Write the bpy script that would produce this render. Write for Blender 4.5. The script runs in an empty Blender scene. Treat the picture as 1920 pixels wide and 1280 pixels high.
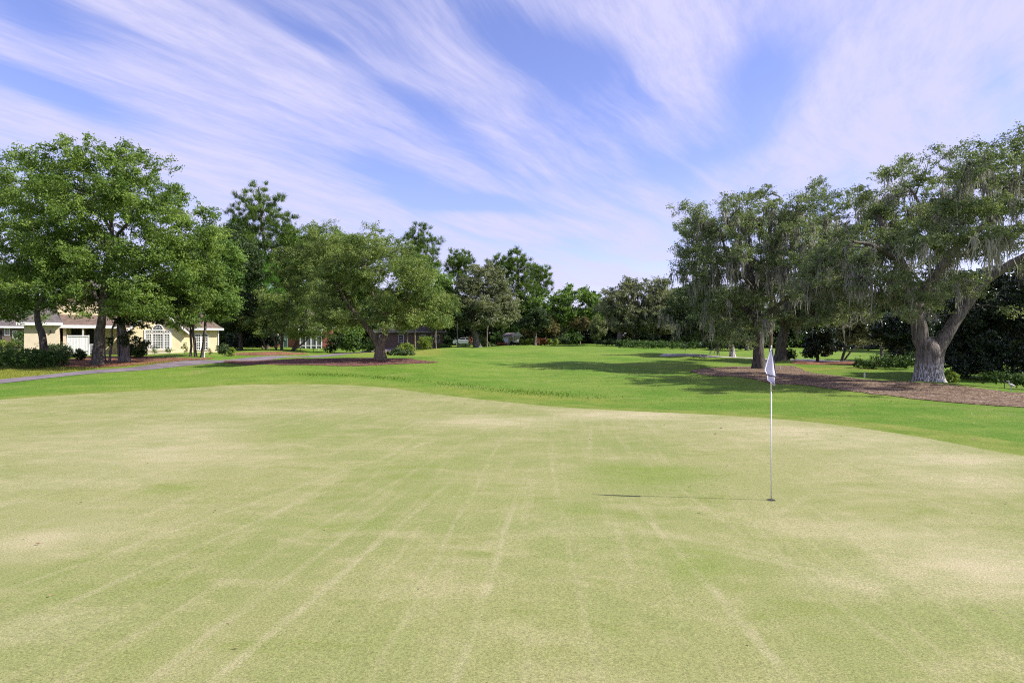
import bpy, bmesh, math, random
import numpy as np
from mathutils import Vector, geometry
C = bpy.context.scene
COL = C.collection
F, CZ, HY, CX = 1173.33, 2.2, 640.0, 960.0
rng = np.random.default_rng(7)
random.seed(7)
SUN_EL, SUN_AZ = 41.0, 96.5      # azimuth clockwise from +Y
SKY_R, SKY_G, SKY_B = 1.30, 1.08, 1.45
CLOUD = (4.5, 4.38, 6.1)
EXPO = 0.8

# ------------------------------------------------------------------ helpers
def tag(o, label=None, cat=None, group=None, kind=None):
    if label: o['label'] = label
    if cat: o['category'] = cat
    if group: o['group'] = group
    if kind: o['kind'] = kind
    return o

def empty(name, loc=(0, 0, 0), rz=0.0, label=None, cat=None, group=None):
    o = bpy.data.objects.new(name, None); COL.objects.link(o)
    o.empty_display_size = 0.3
    o.location = loc; o.rotation_euler = (0, 0, rz)
    return tag(o, label, cat, group)

def mesh_np(name, V, Q, mat, parent=None, tint=None, smooth=False, T=None, loc=None):
    """V (n,3); Q (m,4) quads; T (k,3) triangles; tint one float per vertex"""
    me = bpy.data.meshes.new(name)
    V = np.asarray(V, np.float32)
    loops, starts, n0 = [], [], 0
    if Q is not None and len(Q):
        Q = np.asarray(Q, np.int32); loops.append(Q.ravel()); starts.append(np.arange(len(Q)) * 4); n0 = len(Q) * 4
    if T is not None and len(T):
        T = np.asarray(T, np.int32); loops.append(T.ravel()); starts.append(n0 + np.arange(len(T)) * 3)
    L = np.concatenate(loops); S = np.concatenate(starts).astype(np.int32)
    me.vertices.add(len(V)); me.loops.add(len(L)); me.polygons.add(len(S))
    me.vertices.foreach_set('co', V.ravel())
    me.loops.foreach_set('vertex_index', L.astype(np.int32))
    me.polygons.foreach_set('loop_start', S)
    if smooth: me.polygons.foreach_set('use_smooth', np.ones(len(S), bool))
    me.update(calc_edges=True)
    if tint is not None:
        a = me.attributes.new('tint', 'FLOAT', 'POINT'); a.data.foreach_set('value', np.asarray(tint, np.float32))
    if mat: me.materials.append(mat)
    o = bpy.data.objects.new(name, me); COL.objects.link(o)
    if parent: o.parent = parent
    if loc is not None: o.location = loc
    return o

class MB:
    """collects boxes, prisms and tubes into one mesh"""
    def __init__(s): s.bm = bmesh.new()
    def box(s, x0, x1, y0, y1, z0, z1):
        v = [s.bm.verts.new(p) for p in ((x0,y0,z0),(x1,y0,z0),(x1,y1,z0),(x0,y1,z0),(x0,y0,z1),(x1,y0,z1),(x1,y1,z1),(x0,y1,z1))]
        for f in ((3,2,1,0),(4,5,6,7),(0,1,5,4),(1,2,6,5),(2,3,7,6),(3,0,4,7)): s.bm.faces.new([v[i] for i in f])
        return s
    def prism(s, pts, y0, y1):
        """polygon of (x,z), extruded from y0 to y1"""
        a = [s.bm.verts.new((x, y0, z)) for x, z in pts]; b = [s.bm.verts.new((x, y1, z)) for x, z in pts]
        s.bm.faces.new(a); s.bm.faces.new(b[::-1]); n = len(pts)
        for i in range(n): s.bm.faces.new([a[(i+1) % n], a[i], b[i], b[(i+1) % n]])
        return s
    def slab(s, p, t):
        """polygon of 3-D points thickened downward by t"""
        a = [s.bm.verts.new(q) for q in p]; b = [s.bm.verts.new((q[0], q[1], q[2]-t)) for q in p]
        s.bm.faces.new(a); s.bm.faces.new(b[::-1]); n = len(p)
        for i in range(n): s.bm.faces.new([a[i], a[(i-1) % n], b[(i-1) % n], b[i]])
        return s
    def tube(s, p0, p1, r0, r1=None, n=10):
        r1 = r0 if r1 is None else r1
        p0, p1 = Vector(p0), Vector(p1); d = (p1-p0).normalized()
        u = d.orthogonal().normalized(); w = d.cross(u)
        A = [s.bm.verts.new(p0 + (u*math.cos(t)+w*math.sin(t))*r0) for t in [2*math.pi*k/n for k in range(n)]]
        B = [s.bm.verts.new(p1 + (u*math.cos(t)+w*math.sin(t))*r1) for t in [2*math.pi*k/n for k in range(n)]]
        for k in range(n): s.bm.faces.new([A[k], A[(k+1) % n], B[(k+1) % n], B[k]])
        s.bm.faces.new(A[::-1]); s.bm.faces.new(B)
        return s
    def build(s, name, mat, parent=None, bevel=0, smooth=False):
        bmesh.ops.recalc_face_normals(s.bm, faces=s.bm.faces)
        if bevel: bmesh.ops.bevel(s.bm, geom=s.bm.edges[:], offset=bevel, segments=2, affect='EDGES', profile=.7)
        me = bpy.data.meshes.new(name); s.bm.to_mesh(me); s.bm.free()
        if smooth:
            for p in me.polygons: p.use_smooth = True
        me.materials.append(mat)
        o = bpy.data.objects.new(name, me); COL.objects.link(o)
        if parent: o.parent = parent
        return o

# ------------------------------------------------------------------ node helpers
class NT:
    def __init__(s, nt): s.nt = nt; s.N = nt.nodes; s.L = nt.links
    def n(s, typ, **kw):
        nd = s.N.new(typ)
        for k, v in kw.items():
            if k.startswith('i_'):
                key = k[2:]; key = int(key) if key.isdigit() else key.replace('_', ' ')
                s.put(nd.inputs[key], v)
            else: setattr(nd, k, v)
        return nd
    def put(s, sock, v):
        if isinstance(v, bpy.types.NodeSocket): s.L.new(v, sock)
        elif isinstance(v, bpy.types.Node): s.L.new(v.outputs[0], sock)
        else: sock.default_value = v
    def m(s, op, a, b=0.0, c=None, clamp=False):
        nd = s.N.new('ShaderNodeMath'); nd.operation = op; nd.use_clamp = clamp
        s.put(nd.inputs[0], a); s.put(nd.inputs[1], b)
        if c is not None: s.put(nd.inputs[2], c)
        return nd.outputs[0]
    def mix(s, f, a, b, mode='MIX'):
        nd = s.N.new('ShaderNodeMix'); nd.data_type = 'RGBA'; nd.blend_type = mode; nd.clamp_factor = True
        s.put(nd.inputs[0], f)
        for k, v in ((6, a), (7, b)):
            if isinstance(v, tuple) and len(v) == 3: v = (*v, 1)
            s.put(nd.inputs[k], v)
        return nd.outputs[2]
    def noise(s, vec, scale, detail=4, rough=.55, dist=0.0):
        nd = s.N.new('ShaderNodeTexNoise'); nd.inputs['Scale'].default_value = scale; nd.inputs['Detail'].default_value = detail
        nd.inputs['Roughness'].default_value = rough; nd.inputs['Distortion'].default_value = dist
        if vec is not None: s.put(nd.inputs['Vector'], vec)
        return nd.outputs[0]
    def mapr(s, v, a, b, c=0.0, d=1.0, smooth=True):
        nd = s.N.new('ShaderNodeMapRange'); nd.interpolation_type = 'SMOOTHSTEP' if smooth else 'LINEAR'
        s.put(nd.inputs[0], v)
        for k, x in ((1, a), (2, b), (3, c), (4, d)): nd.inputs[k].default_value = x
        return nd.outputs[0]
    def mapping(s, vec, loc=(0,0,0), rot=(0,0,0), scale=(1,1,1), typ='POINT'):
        nd = s.N.new('ShaderNodeMapping'); nd.vector_type = typ
        nd.inputs[1].default_value = loc; nd.inputs[2].default_value = rot; nd.inputs[3].default_value = scale
        s.put(nd.inputs[0], vec); return nd.outputs[0]

def new_mat(name):
    m = bpy.data.materials.new(name); m.use_nodes = True
    t = NT(m.node_tree); t.N.clear()
    out = t.n('ShaderNodeOutputMaterial')
    return m, t, out

def principled(t, out, col, rough=.8, spec=.3, bump=None, bstr=.3, bdist=.02, metallic=0.0):
    p = t.n('ShaderNodeBsdfPrincipled')
    if isinstance(col, tuple): col = (*col, 1) if len(col) == 3 else col
    t.put(p.inputs['Base Color'], col); t.put(p.inputs['Roughness'], rough)
    p.inputs['Specular IOR Level'].default_value = spec; p.inputs['Metallic'].default_value = metallic
    if bump is not None:
        b = t.n('ShaderNodeBump'); b.inputs['Strength'].default_value = bstr; b.inputs['Distance'].default_value = bdist
        t.put(b.inputs['Height'], bump); t.put(p.inputs['Normal'], b.outputs[0])
    t.L.new(p.outputs[0], out.inputs[0]); return p

def plain(name, col, rough=.6, var=.12, scale=6.0, spec=.3, metallic=0.0):
    m, t, out = new_mat(name)
    co = t.n('ShaderNodeTexCoord').outputs['Object']
    nz = t.noise(co, scale, 5, .6)
    k = t.mapr(nz, .3, .7, 1-var, 1+var)
    c = t.mix(1.0, col, t.n('ShaderNodeCombineXYZ', i_0=k, i_1=k, i_2=k).outputs[0], 'MULTIPLY')
    principled(t, out, c, rough, spec, bump=t.noise(co, scale*8, 3), bstr=.12, bdist=.01, metallic=metallic)
    return m

def leaf_mat(name, dark, light, trans=.3, rough=.55, spec=.25, through=(1.25, 1.3, .55)):
    m, t, out = new_mat(name)
    a = t.n('ShaderNodeAttribute', attribute_name='tint').outputs['Fac']
    c = t.mix(a, dark, light)
    p = t.n('ShaderNodeBsdfPrincipled'); t.put(p.inputs['Base Color'], c)
    p.inputs['Roughness'].default_value = rough; p.inputs['Specular IOR Level'].default_value = spec
    tr = t.n('ShaderNodeBsdfTranslucent'); t.put(tr.inputs[0], t.mix(1.0, c, through, 'MULTIPLY'))
    mx = t.n('ShaderNodeMixShader'); mx.inputs[0].default_value = trans
    t.L.new(p.outputs[0], mx.inputs[1]); t.L.new(tr.outputs[0], mx.inputs[2]); t.L.new(mx.outputs[0], out.inputs[0])
    return m

def bark_mat(name, dark, light, pale=None):
    m, t, out = new_mat(name)
    co = t.n('ShaderNodeTexCoord').outputs['Object']
    st = t.mapping(co, scale=(9, 9, 1.6))
    n1 = t.noise(st, 1.2, 6, .65, .4); n2 = t.noise(co, 1.3, 3)
    c = t.mix(t.mapr(n1, .35, .65), dark, light)
    c = t.mix(t.mapr(n2, .4, .75, 0, .45), c, (.10, .11, .075))       # lichen patches
    if pale:                                                            # pale lichen low on the bole
        z = t.n('ShaderNodeSeparateXYZ', i_0=co).outputs[2]
        k = t.m('MULTIPLY', t.mapr(z, .3, 1.35, 1, 0), t.mapr(t.noise(t.mapping(co, scale=(14, 14, 3)), 1.6, 6, .75), .49, .56))
        c = t.mix(k, c, pale)
    principled(t, out, c, .95, .1, bump=n1, bstr=.9, bdist=.05)
    return m

# ------------------------------------------------------------------ terrain
def P(px, py, d): return np.array([(px-CX)/F*d, d, CZ-(py-HY)*d/F])
_cp = [(0,716,31),(150,700,37),(320,684,45),(400,677,50),(480,673.5,56),(560,668,64),(640,663.5,74),(700,660.5,84),
 (182,683,44),(60,688,42),(372,669,55),(300,663,64),(60,660,66),(-150,690,44),(-150,720,31),
 (530,660,68),(600,655,86),(560,684,42),(700,684,42),(714,672,46),(815,679,45),(640,704,34),(480,712,31),(800,655,75),
 (900,690,42),(900,670,58),(880,652,95),(1000,646,115),(1090,646,113),(1200,652,90),(1300,658,75),(1300,666,62),
 (1250,690,45),(1100,700,40),(1000,724,31),(1200,740,25.5),(1000,746,24.5),(1400,742,24.5),(850,722,30),
 (1424,690,45),(1465,680,52),(1742,717,32),(1310,702,40),(1500,722,29.5),(1800,755,22),(1920,762,20.5),(1900,735,28),
 (1580,695,43),(1660,692,44),(1560,676,60),(1600,660,85),(1372,669,60),(1850,718,34),(1700,770,19),(1900,800,15.5),(2100,780,18),(2100,720,34)]
_pts = [P(*c) for c in _cp]
for x in (-18,-12,-6,0,6):
    for y in (-12,-4,3,8,13,18,22): _pts.append(np.array([x, y, .025*math.sin(x*.5+y*.3)]))
_pts += [np.array(p) for p in ((12,-12,0),(12,-2,0),(10,8,0),(14,6,.03),(-9,28,.06),(-14,26,.03),(-24,12,0),(-26,0,0),(25,0,.1),
 (0,150,1.4),(-80,150,1.4),(80,150,1.0),(-120,90,1.2),(120,80,.8),(-100,30,.4),(100,20,.3),(0,-40,0),(60,-30,0),(-60,-30,0),(40,110,1.1),(-50,110,1.3))]
_pts = np.array(_pts); _S = 20.0
def _tps(r2): return np.where(r2 > 1e-12, .5*r2*np.log(np.maximum(r2, 1e-12)), 0.0)
def _solve():
    X = _pts[:, :2]/_S; n = len(X)
    K = _tps(((X[:, None]-X[None])**2).sum(-1)) + np.eye(n)*.006
    Pm = np.c_[np.ones(n), X]; A = np.block([[K, Pm], [Pm.T, np.zeros((3, 3))]])
    return np.linalg.solve(A, np.r_[_pts[:, 2], 0, 0, 0])
_W = _solve()
def terrain(x, y):
    x = np.asarray(x, float); y = np.asarray(y, float); sh = np.broadcast(x, y).shape
    x, y = np.broadcast_to(x, sh).ravel(), np.broadcast_to(y, sh).ravel()
    z = np.empty(len(x)); X = _pts[:, :2]/_S
    for a in range(0, len(x), 20000):
        q = np.c_[x[a:a+20000], y[a:a+20000]]/_S
        z[a:a+20000] = _tps(((q[:, None]-X[None])**2).sum(-1)) @ _W[:-3] + _W[-3] + q @ _W[-2:]
    r = np.hypot(x, y-40); k = np.clip((r-90)/60, 0, 1); k = k*k*(3-2*k)
    z = z*(1-k) + 1.1*k
    g = np.clip((np.hypot(x+5, y-10)-21)/9, 0, 1)*np.clip((130-r)/40, 0, 1)       # gentle mounds off the green
    z = z+g*(.060*np.sin(x*.62+.25*y+1.1*np.sin(y*.21))+.045*np.sin(y*.55-.2*x+2)+.03*np.sin(x*1.1-y*.7))
    return z.reshape(sh)
def tz(x, y): return float(terrain(x, y))
_dg = np.r_[np.arange(3, 60, .1), np.arange(60, 130, .3)]
def ground_at(px, py):
    """first place where the sight line through a photo point meets the terrain"""
    x = (px-CX)/F*_dg; zr = CZ-(py-HY)*_dg/F
    h = zr-terrain(x, _dg); i = int(np.argmax(h < 0)) if (h < 0).any() else len(_dg)-1
    if i > 0:
        f = h[i-1]/(h[i-1]-h[i]); d = _dg[i-1]+f*(_dg[i]-_dg[i-1])
    else: d = _dg[0]
    return np.array([(px-CX)/F*d, d])

def smooth_closed(p, step):
    p = np.asarray(p, float); n = len(p); out = []
    for i in range(n):
        a, b, c, d = p[i-1], p[i], p[(i+1) % n], p[(i+2) % n]
        m = max(2, int(np.linalg.norm(c-b)/step))
        for k in range(m):
            t = k/m
            out.append(.5*((2*b)+(-a+c)*t+(2*a-5*b+4*c-d)*t*t+(-a+3*b-3*c+d)*t**3))
    return np.array(out)

def axis(lo, hi, step, far, ratio=1.25, mid=None):
    a = list(np.arange(lo, hi+1e-6, step)); s = step
    up = [a[-1]]
    while up[-1] < far: s = min(s*ratio, 400) if (mid is None or up[-1] > mid) else 1.0; up.append(up[-1]+s)
    return a, up[1:]

# ------------------------------------------------------------------ ground materials
def inpoly_soft(x, y, poly, soft):
    poly = np.asarray(poly); n = len(poly); ins = np.zeros(x.shape, bool); dm = np.full(x.shape, 1e9)
    for i in range(n):
        (x1, y1), (x2, y2) = poly[i], poly[(i+1) % n]
        c = ((y1 > y) != (y2 > y)); xs = (x2-x1)*(y-y1)/((y2-y1) if y2 != y1 else 1e-9)+x1
        ins ^= c & (x < xs)
        t = np.clip(((x-x1)*(x2-x1)+(y-y1)*(y2-y1))/max((x2-x1)**2+(y2-y1)**2, 1e-9), 0, 1)
        dm = np.minimum(dm, np.hypot(x-x1-t*(x2-x1), y-y1-t*(y2-y1)))
    s = np.where(ins, dm, -dm); k = np.clip(s/soft*.5+.5, 0, 1); return k*k*(3-2*k)

def grass_mat():
    m, t, out = new_mat('fairway_grass')
    co = t.n('ShaderNodeTexCoord').outputs['Object']
    big = t.noise(co, .09, 4, .6); mid = t.noise(co, .55, 5, .65)
    st = t.noise(t.mapping(co, rot=(0, 0, .35), scale=(.22, 2.2, 1)), 1.0, 4, .6)
    fine = t.noise(co, 14, 4, .75); vf = t.noise(co, 60, 2, .8)
    c = t.mix(t.mapr(big, .35, .65), (.096, .204, .016), (.180, .264, .037))
    c = t.mix(t.mapr(mid, .38, .7, 0, .6), c, (.240, .300, .056))
    c = t.mix(t.mapr(st, .42, .68, 0, .55), c, (.110, .225, .018))
    yel = t.n('ShaderNodeAttribute', attribute_name='tint').outputs['Fac']
    c = t.mix(t.m('MULTIPLY', yel, t.mapr(mid, .3, .6, .45, 1)), c, (.30, .285, .055))
    dry = t.m('MULTIPLY', t.mapr(t.noise(co, .23, 5, .7), .57, .72), t.mapr(fine, .35, .6))
    c = t.mix(t.m('MULTIPLY', dry, .6), c, (.33, .28, .12))
    sp = t.mapr(t.m('ADD', t.m('MULTIPLY', fine, .6), t.m('MULTIPLY', vf, .4)), .36, .64, .56, 1.00, False)
    c = t.mix(1.0, c, t.n('ShaderNodeCombineXYZ', i_0=sp, i_1=sp, i_2=sp).outputs[0], 'MULTIPLY')
    principled(t, out, c, .9, .12, bump=t.m('ADD', fine, vf), bstr=.6, bdist=.035)
    return m

def green_mat():
    m, t, out = new_mat('bent_grass')
    co = t.n('ShaderNodeTexCoord').outputs['Object']
    w = t.n('ShaderNodeVectorMath', operation='ADD', i_0=co)
    nv = t.n('ShaderNodeTexNoise', i_Vector=co); nv.inputs['Scale'].default_value = .8; nv.inputs['Detail'].default_value = 4
    sc = t.n('ShaderNodeVectorMath', operation='SCALE', i_0=nv.outputs['Color']); sc.inputs['Scale'].default_value = .9
    t.L.new(sc.outputs[0], w.inputs[1]); wc = w.outputs[0]
    big = t.noise(wc, .28, 5, .62); mid = t.noise(t.mapping(wc, scale=(.8, 1.5, 1)), 1.1, 5, .65)
    grn = t.noise(t.mapping(wc, loc=(7, 3, 0), scale=(.7, 1.6, 1)), 1.5, 4, .6)
    streak = t.noise(t.mapping(t.mapping(co, rot=(0, 0, .09)), scale=(4.0, .2, 1)), 1.0, 5, .75)
    dryA = t.n('ShaderNodeAttribute', attribute_name='tint').outputs['Fac']
    fine = t.noise(co, 55, 3, .8); vf = t.noise(co, 150, 2, .85); fib = t.noise(t.mapping(co, rot=(0, 0, .3), scale=(1, 3, 1)), 40, 3, .8)
    c = t.mix(t.mapr(big, .32, .68), (.240, .272, .086), (.318, .314, .132))
    c = t.mix(t.mapr(mid, .45, .70, 0, .55), c, (.430, .380, .205))
    c = t.mix(t.mapr(grn, .52, .72, 0, .5), c, (.205, .248, .052))
    c = t.mix(t.mapr(streak, .48, .70, 0, .32), c, (.44, .39, .22))
    # worn mower and roller tracks
    xy = t.n('ShaderNodeSeparateXYZ', i_0=co); X, Y = xy.outputs[0], xy.outputs[1]
    brk = t.mapr(t.noise(co, 1.7, 5, .7), .40, .62)
    acc = None
    for (x0, y0, x1, y1, wd, a) in ((-1.89,4.1,-.98,9.6,.07,.75),(-2.35,4.1,-1.5,9.3,.06,.55),(-.35,4.1,.08,8.9,.06,.65),(1.82,4.1,1.62,8.4,.07,.7),
                                 (-3.9,4.6,-2.7,9.2,.07,.5),(2.1,6.6,3.9,5.2,.12,.6),(1.6,7.2,3.3,5.9,.10,.55),(3.2,7.2,5.6,4.9,.16,.6),(4.1,8.8,3.4,8.0,.09,.5),(1.55,12.5,2.4,19,.08,.45),(-4.6,5.2,-1.7,14,.07,.5),(-.9,4,-.2,15,.05,.4),(.55,4.1,.75,13,.05,.4),(2.75,4.4,2.5,9.5,.06,.45),(-2.9,4.2,-.4,17,.06,.4)):
        L = math.hypot(x1-x0, y1-y0); nx, ny = (y1-y0)/L, -(x1-x0)/L; dx, dy = (x1-x0)/L, (y1-y0)/L
        wob = t.m('MULTIPLY_ADD', t.noise(co, .9, 2), .12, -.06)
        d = t.m('ABSOLUTE', t.m('ADD', t.m('ADD', t.m('MULTIPLY', X, nx), t.m('MULTIPLY_ADD', Y, ny, -(nx*x0+ny*y0))), wob))
        al = t.m('ADD', t.m('MULTIPLY', X, dx), t.m('MULTIPLY_ADD', Y, dy, -(dx*x0+dy*y0)))
        k = t.m('MULTIPLY', t.mapr(d, wd*.1, wd*1.15, a, 0), t.m('MULTIPLY', t.mapr(al, -.8, .4), t.mapr(al, L-.8, L+.6, 1, 0)))
        acc = k if acc is None else t.m('MAXIMUM', acc, k)
    dry = t.m('MAXIMUM', t.m('MULTIPLY', acc, t.m('MULTIPLY_ADD', brk, .45, .2)), t.m('MULTIPLY', dryA, t.mapr(mid, .3, .62, .45, 1)))
    c = t.mix(t.m('MULTIPLY', dry, .85), c, (.53, .46, .29))
    gr = t.mapr(dryA, -.8, -.05, 1, 0)
    c = t.mix(t.m('MULTIPLY', gr, t.mapr(grn, .3, .6, .35, .85)), c, (.200, .262, .050))
    sp = t.mapr(t.m('ADD', t.m('MULTIPLY', fine, .4), t.m('ADD', t.m('MULTIPLY', vf, .35), t.m('MULTIPLY', fib, .25))), .39, .61, .38, 1.16, False)
    hue = t.noise(co, 75, 2, .8)
    c = t.mix(t.mapr(hue, .52, .68, 0, .5), c, (.165, .215, .070))
    c = t.mix(1.0, c, t.n('ShaderNodeCombineXYZ', i_0=sp, i_1=sp, i_2=sp).outputs[0], 'MULTIPLY')
    principled(t, out, c, .9, .1, bump=t.m('ADD', fine, vf), bstr=.5, bdist=.006)
    return m

def mulch_mat(name, a, b, c_):
    m, t, out = new_mat(name)
    co = t.n('ShaderNodeTexCoord').outputs['Object']
    v = t.n('ShaderNodeTexVoronoi', i_Vector=t.mapping(co, scale=(1, 1.3, 1))); v.inputs['Scale'].default_value = 13
    s = t.n('ShaderNodeSeparateColor', i_0=v.outputs['Color'])
    c = t.mix(s.outputs[0], a, b)
    c = t.mix(t.mapr(s.outputs[1], .72, .9, 0, .8), c, c_)
    c = t.mix(t.mapr(t.noise(co, .6, 5, .65), .45, .7, 0, .6), c, a)
    principled(t, out, c, .95, .1, bump=t.m('ADD', v.outputs['Distance'], t.noise(co, 30, 3)), bstr=.9, bdist=.05)
    return m

def path_mat(name, a, b):
    m, t, out = new_mat(name)
    co = t.n('ShaderNodeTexCoord').outputs['Object']
    c = t.mix(t.mapr(t.noise(co, .7, 5, .65), .35, .65), a, b)
    k = t.mapr(t.noise(co, 45, 3, .8), .3, .7, .8, 1.2, False)
    c = t.mix(1.0, c, t.n('ShaderNodeCombineXYZ', i_0=k, i_1=k, i_2=k).outputs[0], 'MULTIPLY')
    principled(t, out, c, .9, .2, bump=t.noise(co, 45, 3), bstr=.3, bdist=.01)
    return m

# ------------------------------------------------------------------ ground sheets
M_GRASS = grass_mat(); M_GREEN = green_mat()
green_px = [(-140,762),(0,750),(150,741),(300,735),(450,729),(600,727),(700,729),(800,738),(920,751),(1050,763),(1300,777),(1500,793),(1700,820),(1920,859)]
green_pts = []
for (px, py) in green_px:
    d = CZ*F/(py-HY); green_pts.append(((px-CX)/F*d, d))
green_pts += [(11.0, 9.2), (11.6, 6), (11.8, 2), (10.5, -4), (6, -9), (-2, -11), (-12, -9), (-20, -3), (-25, 6), (-26, 14)]
green_out = smooth_closed(green_pts, .25)
def grow(poly, c, k):
    v = poly-c; L = np.linalg.norm(v, axis=1, keepdims=True); return c+v*(1+k/L)

def sheet(name, outline, mat, off, label, inner=.6, tintf=None, jitter=.0):
    o = np.asarray(outline, float)
    if jitter: o = o + rng.normal(0, jitter, o.shape)
    lo, hi = o.min(0), o.max(0)
    gx, gy = np.meshgrid(np.arange(lo[0], hi[0], inner), np.arange(lo[1], hi[1], inner))
    k = inpoly_soft(gx, gy, o, inner)
    ip = np.c_[gx[k > .95], gy[k > .95]]
    allp = [Vector(p) for p in np.r_[o, ip]]; n = len(o)
    vs, es, fs, *_ = geometry.delaunay_2d_cdt(allp, [(i, (i+1) % n) for i in range(n)], [], 1, 1e-5)
    V = np.array([(v.x, v.y) for v in vs])
    V3 = np.c_[V, terrain(V[:, 0], V[:, 1])+off]
    T = np.array([f for f in fs if len(f) == 3])
    ob = mesh_np(name, V3, None, mat, T=T, smooth=True, tint=(tintf(V[:, 0], V[:, 1]) if tintf else None))
    return tag(ob, label, kind='structure')

# ground: one sheet out to the horizon
a, up = axis(-42, 42, .45, 3200, 1.35, 110); neg = [-u for u in up][::-1]
gx = np.array(neg+a+up)
a2, up2 = axis(-14, 44, .45, 3200, 1.35, 135); dn = [-14-s for s in np.cumsum([1, 2, 4, 8, 16, 32, 64, 128, 256, 500])][::-1]
gy = np.array(dn+a2+up2)
GX, GY = np.meshgrid(gx, gy)
GZ = terrain(GX, GY)
verge = [ground_at(*p) for p in ((-60,712),(60,706),(150,694),(230,686),(310,681),(330,676),(300,678),(230,686),(180,690),(100,690),(-60,692))]
yel = inpoly_soft(GX, GY, verge, 2.2)
yel = np.maximum(yel, .75*inpoly_soft(GX, GY, [ground_at(*p) for p in ((640,661),(800,655),(830,662),(800,668),(640,664))], 2.0))
yel = np.maximum(yel, .9*inpoly_soft(GX, GY, [ground_at(*p) for p in ((1480,688),(1640,690),(1640,694),(1480,692))], 1.5))
yel = np.maximum(yel, .5*inpoly_soft(GX, GY, [ground_at(*p) for p in ((830,725),(1000,738),(1180,752),(1180,757),(1000,750),(830,737))], 1.2))
nx_, ny_ = len(gx), len(gy); idx = np.arange(nx_*ny_).reshape(ny_, nx_)
Q = np.stack([idx[:-1, :-1], idx[:-1, 1:], idx[1:, 1:], idx[1:, :-1]], -1).reshape(-1, 4)
g = mesh_np('ground', np.c_[GX.ravel(), GY.ravel(), GZ.ravel()], Q, M_GRASS, tint=yel.ravel(), smooth=True)
tag(g, 'bright green mown fairway and rough grass', kind='structure')

# putting green (polar grid so that dry patches can be stored on it), collar below it
def polar(name, outline, c, mat, off, label, nr, tintf):
    n = len(outline); r = np.linspace(0, 1, nr+1)[1:]**.8
    V = np.concatenate([[c]]+[c+(outline-c)*k for k in r])
    i = np.arange(n); j = (i+1) % n
    T = np.c_[np.zeros(n, int), 1+i, 1+j]
    Q = np.concatenate([np.c_[1+k*n+i, 1+(k+1)*n+i, 1+(k+1)*n+j, 1+k*n+j] for k in range(nr-1)])
    V3 = np.c_[V, terrain(V[:, 0], V[:, 1])+off]
    o = mesh_np(name, V3, Q, mat, T=T, smooth=True, tint=tintf(V[:, 0], V[:, 1]) if tintf else None)
    return tag(o, label, kind='structure')
def gp(px, py): d = CZ*F/(py-HY); return np.array([(px-CX)/F*d, d])
def blob(x, y, px, py, rx, ry):
    c = gp(px, py); sx = rx/F*c[1]; sy = ry*c[1]**2/(CZ*F)
    return np.exp(-((x-c[0])/sx)**2-((y-c[1])/sy)**2)
def green_tint(x, y):
    d = np.zeros(x.shape)
    for (px, py, rx, ry, a) in ((930,790,110,10,.8),(1180,778,160,10,1),(1400,800,160,10,.6),(1600,830,170,14,.8),(1780,865,160,16,.9),(1500,812,120,9,.6),
        (300,850,220,28,.6),(120,920,200,30,.55),(60,1010,140,40,.6),(330,810,200,18,.5),(1880,1060,200,70,.9),(1800,900,120,18,.7),(1640,1000,140,20,.45),
        (1560,1090,160,30,.5),(520,770,200,10,.35),(1090,990,90,22,.35),(60,1180,160,35,.45)):
        d = d+a*blob(x, y, px, py, rx, ry)
    for (px, py, rx, ry, a) in ((200,925,160,10,1.0),(330,913,60,7,.7),(550,815,90,20,.6),(1250,885,110,18,.8),(1130,880,90,18,.4),(1320,1060,120,40,.8),(600,985,150,20,.5),
        (90,1070,60,10,.6),(100,1110,60,14,.5),(450,1050,40,14,.5),(700,880,150,30,.4),(860,930,140,30,.5),(1000,1180,150,60,.3),(700,1200,160,50,.35),(250,1230,160,40,.4),
        (1180,910,140,18,.5),(860,865,60,16,.4),(980,775,60,5,.5),(1700,960,130,20,.35),(1080,960,70,20,.5)):
        d = d-a*blob(x, y, px, py, rx, ry)
    return np.clip(np.where(d > 0, d*1.0, d*.8), -1, 1)
gc = np.array([-6.0, 11.0])
# collar material: the fairway grass a shade more olive
def collar_mat():
    m, t, out = new_mat('collar_grass'); co = t.n('ShaderNodeTexCoord').outputs['Object']
    c = t.mix(t.mapr(t.noise(co, .8, 5, .65), .35, .65), (.140, .215, .026), (.225, .265, .055))
    f = t.noise(co, 22, 4, .8); k = t.mapr(f, .3, .7, .50, 1.04, False)
    c = t.mix(1.0, c, t.n('ShaderNodeCombineXYZ', i_0=k, i_1=k, i_2=k).outputs[0], 'MULTIPLY')
    principled(t, out, c, .9, .1, bump=f, bstr=.6, bdist=.03); return m
co_out = grow(green_out, gc, 1.15)
co_out = co_out + .22*np.c_[np.sin(np.arange(len(co_out))*.13), np.sin(np.arange(len(co_out))*.09+1)]
polar('collar', co_out, gc, collar_mat(), .005, 'olive green collar of longer grass round the putting green', 60, None)
ge = green_out + rng.normal(0, .012, green_out.shape)
polar('putting_green', ge, gc, M_GREEN, .012, 'pale straw green close mown putting green', 130, green_tint)

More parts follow.
